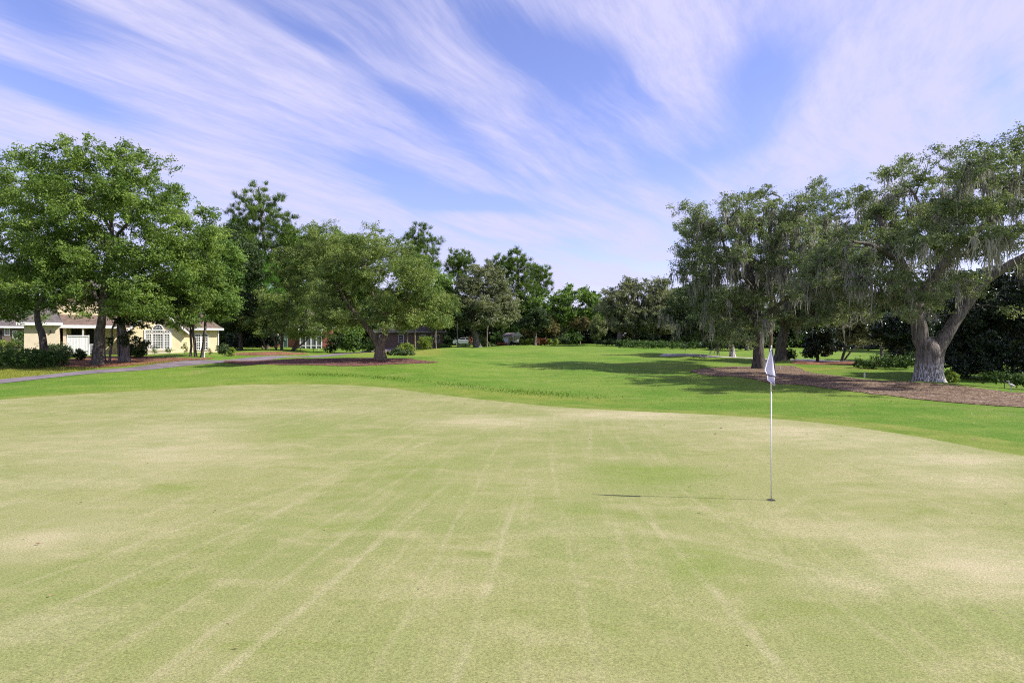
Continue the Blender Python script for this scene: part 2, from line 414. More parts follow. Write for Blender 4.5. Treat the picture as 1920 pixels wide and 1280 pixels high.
# cart path
def ribbon(name, cl, w, mat, off, label):
    cl = np.asarray(cl); seg = np.r_[0, np.cumsum(np.linalg.norm(np.diff(cl, axis=0), axis=1))]
    s = np.arange(0, seg[-1], .5); p = np.c_[np.interp(s, seg, cl[:, 0]), np.interp(s, seg, cl[:, 1])]
    for _ in range(12): p[1:-1] = (p[:-2]+2*p[1:-1]+p[2:])/4
    tn = np.gradient(p, axis=0); tn /= np.linalg.norm(tn, axis=1, keepdims=True); nn = np.c_[-tn[:, 1], tn[:, 0]]
    k = np.linspace(-.5, .5, 7)*w
    V = (p[:, None]+nn[:, None]*k[None, :, None]).reshape(-1, 2)
    n = len(p); idx = np.arange(n*7).reshape(n, 7)
    Q = np.stack([idx[:-1, :-1], idx[1:, :-1], idx[1:, 1:], idx[:-1, 1:]], -1).reshape(-1, 4)
    return tag(mesh_np(name, np.c_[V, terrain(V[:, 0], V[:, 1])+off], Q, mat, smooth=True), label, kind='structure')
M_PATH = path_mat('path_asphalt', (.135, .110, .130), (.205, .170, .190))
cl = [(-31, 3), (-28.5, 16)]+[ground_at(*p) for p in ((0,716),(75,708),(150,700.5),(230,693),(320,684.5),(400,677.5),(480,673),(560,668.5),(640,664))]+[P(700,660,84)[:2], P(735,658,98)[:2], P(740,655,120)[:2]]
ribbon('path', cl, 2.5, M_PATH, .016, 'mauve grey asphalt cart path curving behind the green')
ribbon('road', [P(1240,668,62)[:2], P(1400,672,59)[:2], P(1560,676,58)[:2], P(1700,676,58)[:2], P(2000,676,60)[:2], P(2300,676,66)[:2]], 3.2, path_mat('road_concrete', (.36, .33, .32), (.46, .42, .40)), .016, 'pale concrete path beyond the oaks')
ribbon('driveway', [P(-200,650,62)[:2], P(-60,652,63)[:2], P(40,655,62)[:2]], 5.0, path_mat('drive_asphalt', (.10, .10, .12), (.15, .15, .17)), .016, 'dark driveway beside the yellow house')
# mulch beds
M_MULCH = mulch_mat('bark_mulch', (.080, .050, .032), (.220, .148, .102), (.44, .35, .26))
M_STRAW = mulch_mat('pine_straw', (.110, .045, .026), (.29, .130, .075), (.42, .25, .16))
M_MULCH2 = mulch_mat('red_brown_mulch', (.075, .032, .026), (.20, .095, .075), (.30, .18, .15))
def bed(pix, mat, name, label):
    pts = [ground_at(*p) for p in pix]
    sheet(name, smooth_closed(pts, .3), mat, .02, label, .7, jitter=.09)
bed([(1295,696),(1330,704),(1420,713),(1520,724),(1640,739),(1800,756),(1960,767),(2120,780),(2120,740),(1930,737),(1860,731),(1780,722),(1700,716),(1610,710),(1530,700),(1500,692),(1480,686),(1400,687),(1330,690)], M_MULCH, 'mulch_bed', 'purple brown bark mulch under the mossy oaks')
bed([(420,677.5),(500,683),(600,685),(720,684),(800,681),(818,678.5),(780,674.5),(720,671),(660,671),(580,673),(500,675)], M_MULCH2, 'mulch_bed', 'red brown mulch under the spreading oak')
bed([(112,686),(180,688.5),(250,685),(310,680),(350,675.5),(390,673.5),(400,671),(350,671),(290,670),(220,667.5),(150,671),(112,675)], M_STRAW, 'pine_straw_bed', 'orange brown pine straw under the left trees')
bed([(440,665.5),(500,666),(560,665),(578,662.5),(540,660.5),(480,660.5),(440,662)], M_STRAW, 'pine_straw_bed', 'orange pine straw under the crooked grey tree')
bed([(1480,680),(1560,684),(1640,685),(1700,682),(1640,679),(1540,678)], M_STRAW, 'pine_straw_bed', 'brown leaf litter beside the pale concrete path')

# ------------------------------------------------------------------ trees
def unit(v): return v/np.maximum(np.linalg.norm(v, axis=-1, keepdims=True), 1e-9)
def rand_dirs(r, n): return unit(r.normal(size=(n, 3)))
def frames(d):
    up = np.where(np.abs(d[:, 2:3]) < .9, np.array([[0, 0, 1.]]), np.array([[1., 0, 0]]))
    u = unit(np.cross(d, up)); return u, np.cross(d, u)

def leaves_mesh(r, cent, cr, nleaf, L, W, flat=.7, upb=.55, spread=None, cvar=None):
    """leaf blades in clumps: returns V, Q, tint"""
    n = len(cent)*nleaf; ci = np.repeat(np.arange(len(cent)), nleaf)
    cc = cr*r.uniform(.65, 1.35, len(cent))
    K = 7; tw = unit(r.normal(size=(len(cent), K, 3))+np.array([0, 0, .25]))*r.uniform(.7, 1.35, (len(cent), K, 1))
    off = tw[ci, r.integers(0, K, n)]*(r.random((n, 1))**.6)+r.normal(0, .15, (n, 3))      # leaves sit along short twigs
    off[:, 2] *= flat
    p = cent[ci]+off*cc[ci][:, None]
    nrm = unit(rand_dirs(r, n)+off*.5+np.array([0, 0, upb]))
    t = unit(np.cross(nrm, rand_dirs(r, n))); s = np.cross(nrm, t)
    sz = r.uniform(.7, 1.3, (n, 1)); hl, hw = t*L*.5*sz, s*W*.5*sz
    V = np.stack([p-hl, p-hw+hl*.1, p+hl, p+hw+hl*.1], 1).reshape(-1, 3)
    Q = np.arange(n*4).reshape(-1, 4)
    ct = np.clip(r.uniform(.0, .6, len(cent))+.25*np.sin(cent[:, 0]*1.3+3*np.sin(cent[:, 2]*.9))*np.cos(cent[:, 1]*1.1), 0, .8) if cvar is None else cvar
    tint = np.clip(ct[ci]+r.uniform(-.25, .35, n), 0, 1)
    return V, Q, np.repeat(tint, 4)

def needles_mesh(r, cent, cr, nleaf, L, W, outc):
    n = len(cent)*nleaf; ci = np.repeat(np.arange(len(cent)), nleaf)
    bias = unit(cent-outc)
    base = cent[ci]+rand_dirs(r, n)*(r.random((n, 1))**.5)*cr*.28*np.array([1, 1, .6])
    d = unit(rand_dirs(r, n)+bias[ci]*.6+np.array([0, 0, .45])); s, _ = frames(d)
    sz = r.uniform(.7, 1.25, (n, 1))
    a = base; b = base+d*L*sz; w = s*W*.5*sz
    V = np.stack([a-w*.6, a+w*.6, b+w*.5, b-w*.5], 1).reshape(-1, 3)
    tint = np.clip(r.uniform(0, .7, len(cent))[ci]+r.uniform(-.25, .35, n), 0, 1)
    return V, np.arange(n*4).reshape(-1, 4), np.repeat(tint, 4)

def frustums(E, k):
    """E: p0 r0 p1 r1 rows (8); independent tapered tubes with k sides"""
    E = np.asarray(E); p0, r0, p1, r1 = E[:, :3], E[:, 3], E[:, 4:7], E[:, 7]
    d = unit(p1-p0); u, w = frames(d); th = np.arange(k)*2*np.pi/k
    ring = u[:, None]*np.cos(th)[None, :, None]+w[:, None]*np.sin(th)[None, :, None]
    A = p0[:, None]+ring*r0[:, None, None]-d[:, None]*r0[:, None, None]*.3; B = p1[:, None]+ring*r1[:, None, None]+d[:, None]*r1[:, None, None]*.3
    V = np.concatenate([A, B], 1).reshape(-1, 3); n = len(E)
    i = np.arange(k); j = (i+1) % k; q = np.c_[i, j, j+k, i+k]
    Q = (q[None]+(np.arange(n)*2*k)[:, None, None]).reshape(-1, 4)
    return V, Q

def catmull(P_, R_, step):
    P_ = np.asarray(P_, float); R_ = np.asarray(R_, float); n = len(P_); op, orr = [], []
    for i in range(n-1):
        a, b, c, d = P_[max(i-1, 0)], P_[i], P_[i+1], P_[min(i+2, n-1)]
        m = max(2, int(np.linalg.norm(c-b)/step))
        for k in range(m):
            t = k/m; op.append(.5*((2*b)+(-a+c)*t+(2*a-5*b+4*c-d)*t*t+(-a+3*b-3*c+d)*t**3)); orr.append(R_[i]+(R_[i+1]-R_[i])*t)
    op.append(P_[-1]); orr.append(R_[-1]); return np.array(op), np.array(orr)

def bole(r, pts, rad, k=14, flare=0.0, rough=.08):
    """continuous knobbly tube along a path"""
    n = len(pts); tn = unit(np.gradient(pts, axis=0)); u = unit(np.cross(tn, np.array([[.3, 1, .1]]))); w = np.cross(tn, u)
    th = np.arange(k)*2*np.pi/k; ph = r.uniform(0, 6.28, 6)
    R = rad[:, None]*(1+rough*(np.sin(3*th+ph[0])[None]*.6+np.sin(2*th[None]+ph[1]+pts[:, 2:3]*1.1)*.6+r.normal(0, .35, (n, k))))
    if flare:
        h = pts[:, 2:3]-pts[0, 2]; f = np.exp(-h/(.55*max(rad[0], .12)*2.0))
        R = R*(1+flare*f*(.75+.45*np.sin(5*th+ph[2])[None]+.25*np.sin(8*th+ph[3])[None]))
    V = (pts[:, None]+u[:, None]*(np.cos(th)[None]*R)[..., None]+w[:, None]*(np.sin(th)[None]*R)[..., None]).reshape(-1, 3)
    idx = np.arange(n*k).reshape(n, k); nx = np.roll(idx, -1, 1)
    Q = np.stack([idx[:-1], nx[:-1], nx[1:], idx[1:]], -1).reshape(-1, 4)
    return V, Q

def join(parts):
    Vs, Qs, o = [], [], 0
    for V, Q in parts: Vs.append(V); Qs.append(Q+o); o += len(V)
    return np.concatenate(Vs), np.concatenate(Qs)

def moss_mesh(r, nodes, n, lmin, lmax, w, nst=12):
    f_ = np.sin(nodes[:, 0]*1.9+r.uniform(0, 6))+np.sin(nodes[:, 1]*1.7+r.uniform(0, 6))+np.sin(nodes[:, 2]*1.5+r.uniform(0, 6)); w_ = np.exp(1.1*f_)
    pk = nodes[r.choice(len(nodes), n, p=w_/w_.sum())]
    V, Q, o = [], [], 0; S = 5
    m = n*nst; ci = np.repeat(np.arange(n), nst)
    cl = r.uniform(lmin, lmax, n)*r.uniform(.6, 1, n); sp = r.uniform(.08, .32, n)
    a = r.uniform(0, 6.28, m); rr = sp[ci]*r.random(m)**.6
    top = pk[ci]+np.c_[np.cos(a)*rr, np.sin(a)*rr*.8, r.uniform(-.1, .08, m)]
    ln = cl[ci]*(1-.75*(rr/sp[ci]))*r.uniform(.55, 1.1, m)+.12
    yaw = r.uniform(0, 3.14, m); sd = np.c_[np.cos(yaw), np.sin(yaw), 0*yaw]
    tt = np.linspace(0, 1, S+1)
    wob = np.cumsum(r.normal(0, .05, (m, S+1, 2)), 1); wob[:, 0] = 0
    cen = top[:, None]+np.stack([wob[..., 0]-(top[:, :1]-pk[ci][:, :1])*tt*.45, wob[..., 1]-(top[:, 1:2]-pk[ci][:, 1:2])*tt*.45, -ln[:, None]*tt[None]], -1)
    ww = w*r.uniform(.6, 1.3, m)[:, None]*np.interp(tt, [0, .25, .8, 1], [.7, 1, .6, .12])[None]
    A = cen-sd[:, None]*ww[..., None]*.5; B = cen+sd[:, None]*ww[..., None]*.5
    V = np.stack([A, B], 2).reshape(-1, 3)
    b = (np.arange(m)*(S+1)*2)[:, None]+np.arange(S)[None]*2
    Q = np.stack([b, b+1, b+3, b+2], -1).reshape(-1, 4)
    tint = np.repeat(np.clip(r.uniform(0, .8, n)[ci]+r.uniform(-.2, .2, m), 0, 1), (S+1)*2)
    return V, Q, tint

BARK_OAK = bark_mat('oak_bark', (.045, .038, .033), (.15, .13, .115))
BARK_LICHEN = bark_mat('lichen_oak_bark', (.080, .066, .058), (.250, .216, .195), (.72, .71, .73))
BARK_BROWN = bark_mat('brown_oak_bark', (.085, .062, .045), (.30, .235, .18))
BARK_GREY = bark_mat('grey_bark', (.10, .085, .075), (.28, .25, .225))
BARK_TAN = bark_mat('tan_bark', (.10, .075, .05), (.30, .24, .17))
BARK_PINE = bark_mat('pine_bark', (.10, .065, .05), (.24, .17, .135))
LF = dict(
 sweet=leaf_mat('sweetgum_leaf', (0.072, 0.134, 0.024), (0.263, 0.360, 0.079), .36),
 liveoak=leaf_mat('live_oak_leaf', (0.092, 0.132, 0.057), (0.294, 0.347, 0.168), .32),
 olive=leaf_mat('olive_oak_leaf', (0.096, 0.149, 0.041), (0.319, 0.390, 0.115), .34),
 grey=leaf_mat('grey_oak_leaf', (0.099, 0.120, 0.063), (0.289, 0.310, 0.177), .3),
 mid=leaf_mat('mid_green_leaf', (0.063, 0.127, 0.026), (0.233, 0.350, 0.082), .36),
 pine=leaf_mat('pine_needle', (0.060, 0.110, 0.030), (0.208, 0.299, 0.081), .3),
 bright=leaf_mat('bright_pine_needle', (0.085, 0.200, 0.035), (0.207, 0.414, 0.081), .3),
 dark=leaf_mat('dark_leaf', (.028, .050, .018), (.085, .130, .045), .25, .5),
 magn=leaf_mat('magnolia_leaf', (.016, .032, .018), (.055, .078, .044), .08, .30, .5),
 moss=leaf_mat('moss_strand', (.225, .222, .185), (.480, .470, .395), .4, .9, .05, (1, 1, .9)),
 shrub=leaf_mat('shrub_leaf', (.035, .080, .014), (.095, .165, .032), .2, .5),
 lime=leaf_mat('lime_shrub_leaf', (.110, .180, .022), (.260, .320, .060), .25),
 tan=leaf_mat('tan_leaf', (.105, .092, .036), (.225, .200, .085), .25),
 red=leaf_mat('red_leaf', (.110, .040, .022), (.230, .110, .050), .2),
 pale=leaf_mat('pale_shrub_leaf', (.130, .165, .070), (.260, .300, .140), .25),
)

def crown_points(r, lobes, cr, dens, depthk=.85, copies=(-.55, 0, .55), hier=True):
    """lobes (x, z, rx, rz) in metres -> clump centres filling them, given depth"""
    cps = [(q[4] if len(q) > 4 else copies) for q in lobes]; lb = np.array([q[:4] for q in lobes], float); x0, x1 = (lb[:, 0]-lb[:, 2]).min(), (lb[:, 0]+lb[:, 2]).max()
    xc, W = (x0+x1)/2, (x1-x0)/2; out = []
    for (x, z, rx, rz), cp_ in zip(lb, cps):
        D = depthk*math.sqrt(max(W*W*1.02-(x-xc)**2, (.35*W)**2))
        for k in cp_:
            s = 1.0 if k == 0 else r.uniform(.8, .95)
            dm = 1-.22*abs(k); xx, x_, z_ = x, x, z; x, z = xc+(x-xc)*dm, z*(1-.16*abs(k))
            n = max(3, int(dens*rx*rz*s*s/(cr*cr)))
            ry = max(rx, .5*D)*.85
            if hier:                                # sprays of clumps on the lobe, with gaps between the sprays
                sr = min(2.0*cr, .75*min(rx, rz)+.1); ns = max(3, int(.95*rx*rz*s*s/(sr*sr))+1); m = max(3, int(dens*1.1*sr*sr/(cr*cr)))
                ax = np.maximum(np.array([rx*s, ry*s, rz*s])-.6*sr, .15)
                sc_ = rand_dirs(r, ns)*(r.uniform(.35, 1, (ns, 1))**.5)*ax
                q = rand_dirs(r, ns*m)*(r.uniform(.2, 1, (ns*m, 1))**.5)*np.array([1, 1, .62])*sr*np.repeat(r.uniform(.7, 1.15, ns), m)[:, None]
                q = np.repeat(sc_, m, 0)+q
                out.append(q+np.array([x, k*D+r.normal(0, .12*D), z])); x, z = x_, z_; continue
            q = rand_dirs(r, n)*(r.uniform(.25, 1, (n, 1))**.55)
            out.append(np.c_[x+q[:, 0]*rx*s, k*D+r.normal(0, .12*D)+q[:, 1]*ry*s, z+q[:, 2]*rz*s]); x, z = x_, z_
    p = np.concatenate(out); r.shuffle(p); keep = []
    arr = np.empty((0, 3))
    for q in p:                                     # keep the clumps apart
        if len(arr) == 0 or (((arr-q)/np.array([1, 1, .75]))**2).sum(1).min() > (cr*.52)**2:
            keep.append(q); arr = np.array(keep) if len(keep) % 12 == 0 or len(keep) < 12 else np.vstack([arr, q])
    return np.array(keep)

def grow_limbs(r, nodes, nrad, path, tips, bf=.45, e=2.35, r0=.011):
    """hang every clump on the nearest limb; returns the branch pieces and all branch nodes"""
    cap = len(nodes)+len(tips)*3+4
    N = np.empty((cap, 3)); L = np.empty(cap); par = np.full(cap, -1); n = len(nodes)
    N[:n] = nodes; L[:n] = path; n0 = n
    o = np.argsort(np.linalg.norm(tips-nodes[len(nodes)//2], axis=1))
    for q in tips[o]:
        dd = np.linalg.norm(N[:n]-q, axis=1)
        j = int(np.argmin(dd+bf*L[:n]+np.where(N[:n, 2] > q[2]+.3, .5*dd, 0)))
        a = N[j]; ln = dd[j]; prev = j
        for t in (.35, .7, 1.0):
            b = a+(q-a)*t
            if t < 1: b = b+r.normal(0, .07*ln, 3)+np.array([0, 0, .06*ln*math.sin(t*3.14)])
            N[n] = b; par[n] = prev; L[n] = L[prev]+ln*.35; prev = n; n += 1
    acc = np.zeros(n); rad = np.zeros(n); rad[:n0] = nrad
    has = np.zeros(n, bool)
    for i in range(n-1, n0-1, -1):
        if acc[i] == 0: acc[i] = r0**e
        rad[i] = acc[i]**(1/e); acc[par[i]] += acc[i]
    i = np.arange(n0, n); pr = par[i]
    rp = np.where(pr < n0, np.minimum(rad[i]*1.25, rad[pr]*.9), rad[pr])
    rp = np.maximum(np.minimum(rp, rad[i]*1.6), rad[i])
    return np.c_[N[pr], rp, N[i], rad[i]], N[n0:n], rad[n0:n]

KD, KN = 1.3, 1.68
def tree(name, label, cat, px, d, lobes, trunks, leaf, bark=None, lf=(.12, .065), cr=.55, nleaf=80, dens=2.0, kind='broad', moss=None,
         flare=.5, seed=None, group=None, depthk=.85, loc=None, s=None, copies=(-.55, 0, .55), rz=0.0, upb=.35, flat=.7, sides=14, base_py=None):
    """lobes and trunks are given in photo pixels at the distance of the tree, then built at real size"""
    r = np.random.default_rng(seed if seed is not None else int(px*7+d*13) % 9973)
    if kind != 'pine': dens, nleaf, lf = dens*KD, int(nleaf*KN), (lf[0]*.83, lf[1]*.83)
    else: nleaf = int(nleaf*.75)
    sc = d/F if s is None else s
    x0 = (px-CX)/F*d; zb = tz(x0, d)
    org = np.array([x0, d, zb]) if loc is None else np.array(loc)
    tx = lambda p: (p-CX)*sc-x0
    tzz = lambda q: CZ-(q-HY)*sc-zb
    lb = [(tx(q[0]), tzz(q[1]), q[2]*sc, q[3]*sc)+tuple(q[4:]) for q in lobes]
    root = empty(name, tuple(org), rz, label, cat, group)
    tips = crown_points(r, lb, cr, dens, depthk, copies, kind != 'pine')
    tips = tips[tips[:, 2] > .25]
    parts, nodes, nrad, plen = [], [], [], []
    lowest = tips[:, 2].min()
    for ti, tr in enumerate(trunks):
        pts = np.array([(tx(a), (b_[3] if len(b_) > 3 else 0.0), tzz(b)) for b_ in tr for (a, b) in [b_[:2]]])
        if ti == 0 or tr[0][1] > 655 and abs(pts[0, 2]) < 1.2: pts[0, 2] = -.15
        p, rr = catmull(pts, [q[2] for q in tr], .35)
        if len(p) > 4: p[2:-1, 1] += np.cumsum(r.normal(0, .03, len(p)-3)); p[1:-1, 0] += r.normal(0, .02, len(p)-2)
        thick = rr.max() > .09
        parts.append(bole(r, p, rr, sides if thick else 8, flare if ti == 0 or pts[0, 2] < 0 else 0, .07))
        k = p[:, 2] > max(.5, min(lowest*.7, p[:, 2].max()*.8))
        nodes.append(p[k]); nrad.append(rr[k]); plen.append(np.r_[0, np.cumsum(np.linalg.norm(np.diff(p, axis=0), axis=1))][k]*.3)
    nodes, nrad, plen = np.concatenate(nodes), np.concatenate(nrad), np.concatenate(plen)
    E, bn, br = grow_limbs(r, nodes, nrad, plen, tips)
    th = E[:, 3] > .045
    if th.any(): parts.append(frustums(E[th], 7))
    if (~th).any(): parts.append(frustums(E[~th], 4))
    V, Q = join(parts)
    mesh_np('trunk', V, Q, bark or BARK_OAK, root, smooth=True)
    if kind == 'pine':
        V, Q, T = needles_mesh(r, tips, cr, nleaf, lf[0], lf[1], np.array([np.mean([q[0] for q in lb]), 0, tips[:, 2].mean()-1]))
    else: V, Q, T = leaves_mesh(r, tips, cr, nleaf, lf[0], lf[1], flat, upb)
    mesh_np('crown', V, Q, LF[leaf], root, tint=T)
    if moss:
        n, lmin, lmax, w = moss[:4]
        k = (br > .016) & (bn[:, 2] < tips[:, 2].max()*(moss[4] if len(moss) > 4 else .8))
        tl = tips[tips[:, 2] < tips[:, 2].max()*.8]; tl = tl[r.random(len(tl)) < .6]
        src = np.concatenate([bn[k], nodes[nodes[:, 2] > .45*nodes[:, 2].max()], tl-np.array([0, 0, .15])])
        V, Q, T = moss_mesh(r, src, n, lmin, lmax, w)
        mo = V[:, 2] > .15
        V[:, 2] = np.maximum(V[:, 2], .15)
        tag(mesh_np('spanish_moss', V, Q, LF['moss'], root, tint=T), kind='stuff')
    return root

def shrub(name, label, cat, px, d, lobes, leaf, lf=(.09, .05), cr=.28, nleaf=70, dens=2.6, group=None, seed=None, depthk=.8, stems=True, loc=None, py0=None, rz=0.0):
    r = np.random.default_rng(seed if seed is not None else int(px*11+d*17) % 9973)
    sc = d/F; x0 = (px-CX)/F*d; zb = tz(x0, d)
    base = py0 if py0 is not None else HY+(CZ-zb)/sc
    lb = [((a-CX)*sc-x0, (base-b)*sc, c*sc, e*sc) for (a, b, c, e) in lobes]
    root = empty(name, (x0, d, zb) if loc is None else loc, rz, label, cat, group)
    tips = crown_points(r, lb, cr, dens, depthk, hier=False); tips = tips[tips[:, 2] > .05]
    if stems:
        xm = float(np.mean([a[0] for a in lb])); nodes = np.array([(xm, 0, h) for h in (-.1, .08, .2, .3)])
        E, *_ = grow_limbs(r, nodes, np.full(len(nodes), .02), np.full(len(nodes), .05), tips, r0=.006)
        col = np.array([[xm, 0, -.1, .03, xm, 0, .32, .02]]); V, Q = frustums(np.r_[col, E], 4); mesh_np('stem', V, Q, BARK_GREY, root, smooth=True)
    V, Q, T = leaves_mesh(r, tips, cr, nleaf, lf[0], lf[1], .85, .6)
    V[:, 2] = np.maximum(V[:, 2], .01)
    mesh_np('foliage', V, Q, LF[leaf], root, tint=T)
    return root
#@@SPLIT@@
# ---------------------------------------------------------------- left trees
tree('sweetgum_tree', 'tall broad green tree with pale forked upper trunk in front of yellow house', 'tree', 182, 44,
 [(205,288,55,34),(258,300,48,36),(140,298,36,28),(108,330,45,35),(180,340,70,42),(265,350,50,45),(118,388,66,42),(230,405,80,46),(315,395,36,38),(88,450,58,42),(158,458,62,42),(300,462,66,46),(352,478,40,36),(78,500,45,36),(150,530,56,36),(262,528,66,36),(335,540,52,36),(140,566,36,16),(252,576,40,18),(325,576,34,18),(395,402,24,24),(370,440,34,24),(300,582,36,14),(400,440,22,22),(120,485,50,38),(150,430,50,36),(110,535,44,26),(230,490,44,36),(380,500,30,30),(210,545,36,24)],
 [[(182,684,.36),(184,640,.30),(190,590,.26),(197,520,.21),(204,470,.17),(207,430,.14),(203,385,.09),(214,325,.05)],
  [(190,575,.13),(165,505,.10,-.6),(140,440,.07,-1.0),(120,390,.04,-1.2)],[(205,468,.11),(240,432,.09,-.8),(285,392,.05,-1)],
  [(200,525,.13),(250,490,.10,.8),(318,445,.05,1)],[(207,432,.11),(194,402,.08),(178,365,.04)],[(207,432,.10),(220,395,.07,-.4),(243,350,.04,-.5)]],
 'sweet', BARK_OAK, lf=(.17,.10), cr=.62, nleaf=74, dens=1.9, flare=.55, seed=11)
tree('leaning_tree', 'leaning dark trunked tree at the far left edge of the photo', 'tree', 80, 48,
 [(25,308,52,28),(-40,330,60,40),(68,312,24,22),(15,370,66,42),(72,360,36,36),(-50,420,70,60),(30,440,58,42),(0,500,66,42),(72,520,44,40),(10,552,50,26),(50,560,34,20),(-60,520,60,60),(-120,400,50,70),(5,585,30,18),(-30,570,40,24)],
 [[(82,656,.27),(80,630,.24),(70,605,.21),(72,575,.19),(85,540,.15),(80,480,.12),(60,420,.08),(40,350,.05)],[(76,560,.11),(40,510,.08,-.5),(0,470,.05,-.8)]],
 'sweet', BARK_OAK, lf=(.18,.10), cr=.66, nleaf=66, dens=1.5, flare=.3, seed=12)
ivy = tree('ivy_clad_tree', 'dark ivy wrapped tree with slender pale stems beside it, in front of house', 'tree', 235, 47.5,
 [(240,600,11,34),(241,640,7,24),(256,566,42,24),(292,560,46,24),(222,552,36,24),(335,568,36,20),(262,592,26,14)],
 [[(234,670,.32),(233,640,.28),(230,600,.2),(240,560,.15),(262,528,.1)],[(204,672,.09),(210,640,.07),(213,610,.07),(228,592,.06),(252,576,.04)],[(224,671,.12),(222,640,.11),(222,608,.10),(233,594,.08),(255,580,.05)],[(198,668,.06),(196,640,.05),(198,600,.04)]],
 'dark', BARK_GREY, lf=(.15,.09), cr=.45, nleaf=80, dens=2.0, flare=.5, seed=13)
tree('slender_triple_tree', 'three slender dark stems with hanging foliage before right wing of house', 'tree', 370, 54,
 [(356,560,40,36),(400,540,46,46),(375,490,46,46),(432,500,26,36),(345,600,24,14),(398,592,34,20),(424,560,32,30),(385,440,28,24),(428,455,22,22)],
 [[(358,669,.11),(357,620,.09),(355,575,.06),(360,530,.03)],[(367,669,.14),(363,630,.11),(365,590,.09),(374,530,.05)],[(378,668,.14),(384,630,.12),(386,590,.10),(392,530,.07),(398,480,.03)]],
 'mid', BARK_OAK, lf=(.19,.11), cr=.62, nleaf=70, dens=1.7, flare=.4, seed=14)
tree('broadleaf_tree', 'shaded mid green tree rising behind the right end of yellow house', 'tree', 455, 76,
 [(436,448,32,34),(424,500,42,46),(456,550,40,50),(432,600,38,28),(470,600,34,30),(470,490,26,36)],
 [[(452,657,.25),(450,600,.2),(445,520,.14),(438,450,.06)]], 'dark', lf=(.28,.17), cr=.8, nleaf=70, dens=1.8, seed=15)  # mid green crown given dark leaves, its shade put into the colour
tree('broadleaf_tree', 'deep green round topped tree right behind the tall pine', 'tree', 548, 92,
 [(546,436,34,20),(540,475,44,36),(578,448,24,22),(520,500,40,40),(570,500,44,44),(540,560,60,50)],
 [[(548,652,.3),(546,580,.25),(545,500,.15),(545,440,.05)]], 'mid', lf=(.34,.2), cr=.95, nleaf=70, dens=1.9, seed=16)
tree('broadleaf_tree', 'dark green tree filling the gap left of the tallest pine', 'tree', 440, 100,
 [(446,432,32,26),(425,460,34,30),(468,455,30,28),(448,500,44,40),(430,560,40,50),(480,540,36,44),(450,610,46,36)], [[(446,652,.3),(446,580,.24),(446,500,.15),(446,440,.05)]], 'mid', lf=(.36,.2), cr=.95, nleaf=64, dens=2, seed=81)
tree('broadleaf_tree', 'green crown rising behind the crooked grey olive tree', 'tree', 622, 104,
 [(618,446,36,20),(650,462,34,22),(590,470,34,26),(630,500,56,40),(600,550,50,46),(670,540,46,44),(640,600,60,36)], [[(622,651,.3),(622,580,.24),(620,500,.15),(620,445,.05)]], 'mid', lf=(.36,.2), cr=.95, nleaf=64, dens=2, seed=82)
tree('tall_pine', 'tallest pine with open layered crown standing above the left trees', 'pine tree', 500, 86,
 [(487,352,22,11),(470,372,33,13),(510,378,33,13),(452,402,28,13),(497,405,44,15),(543,412,13,9),(460,432,24,11),(512,436,42,14),(552,430,20,9),(484,462,28,12),(520,466,24,9)],
 [[(502,655,.34),(500,560,.28),(498,490,.22),(493,420,.14),(487,350,.05)]], 'pine', BARK_PINE, lf=(.55,.075), cr=1.05, nleaf=85, dens=11, kind='pine', flare=.2, seed=17, copies=(-.6, 0, .6), depthk=.8)
tree('young_pine', 'young vivid green pine with long needles half hidden between oaks', 'pine tree', 492, 84,
 [(490,486,22,12),(496,508,33,16),(480,536,34,18),(507,545,28,16),(490,565,30,12)],
 [[(492,662,.12),(491,560,.09),(490,485,.03)]], 'bright', BARK_PINE, lf=(.60,.05), cr=.9, nleaf=110, dens=9, kind='pine', flare=.2, seed=18)
tree('crooked_oak', 'grey olive tree with thin bare top and several crooked stems', 'tree', 530, 75,
 [(612,436,46,22),(645,455,34,24),(590,428,30,16),(580,462,38,28),(560,500,52,38),(620,488,56,42),(530,548,48,38),(602,545,62,42),(500,588,32,22),(560,598,52,26),(642,578,46,38),(612,608,34,13),(470,600,26,18),(530,612,40,12),(575,616,36,11),(640,612,28,12),(520,622,30,10),(560,628,26,8),(600,626,24,8)],
 [[(528,661,.18),(530,620,.16),(536,580,.14),(560,530,.11),(590,480,.08),(611,436,.04)],[(518,663,.12),(515,640,.10),(506,615,.08),(498,596,.05)],[(500,664,.10),(492,630,.09),(490,600,.06)],[(545,661,.16),(557,640,.13),(567,610,.11),(577,575,.09),(602,540,.05)],[(538,662,.14),(552,655,.12),(572,640,.10),(592,618,.06),(606,600,.04)]],
 'olive', BARK_OAK, lf=(.17,.09), cr=.66, nleaf=62, dens=2.1, flare=.35, seed=19, depthk=.6)
tree('spreading_oak', 'spreading round crowned live oak alone in red brown mulch by fairway', 'tree', 714, 46,
 [(692,445,34,20),(655,450,30,20),(650,472,42,28),(728,468,48,30),(775,495,44,32),(632,505,42,36),(700,520,58,42),(785,528,50,38),(625,555,42,36),(738,560,58,40),(812,560,42,36),(618,592,40,22),(795,594,48,26),(836,590,23,24),(765,606,38,14),(842,556,16,22),(650,588,26,20),(728,596,22,16)],
 [[(714,673,.43),(713,660,.36),(713,648,.34),(720,632,.25),(723,612,.22),(724,596,.18),(736,562,.13),(760,528,.07)],[(712,652,.27),(703,636,.22),(692,620,.19),(680,604,.17),(668,590,.14),(650,566,.11),(634,540,.06)],[(723,604,.14),(708,565,.11,-.9),(692,505,.07,-1.2),(690,460,.04,-1)],[(736,565,.1),(790,555,.07,.5),(822,560,.04,.6)]],
 'olive', BARK_BROWN, lf=(.125,.07), cr=.50, nleaf=88, dens=2.3, flare=.40, seed=20)
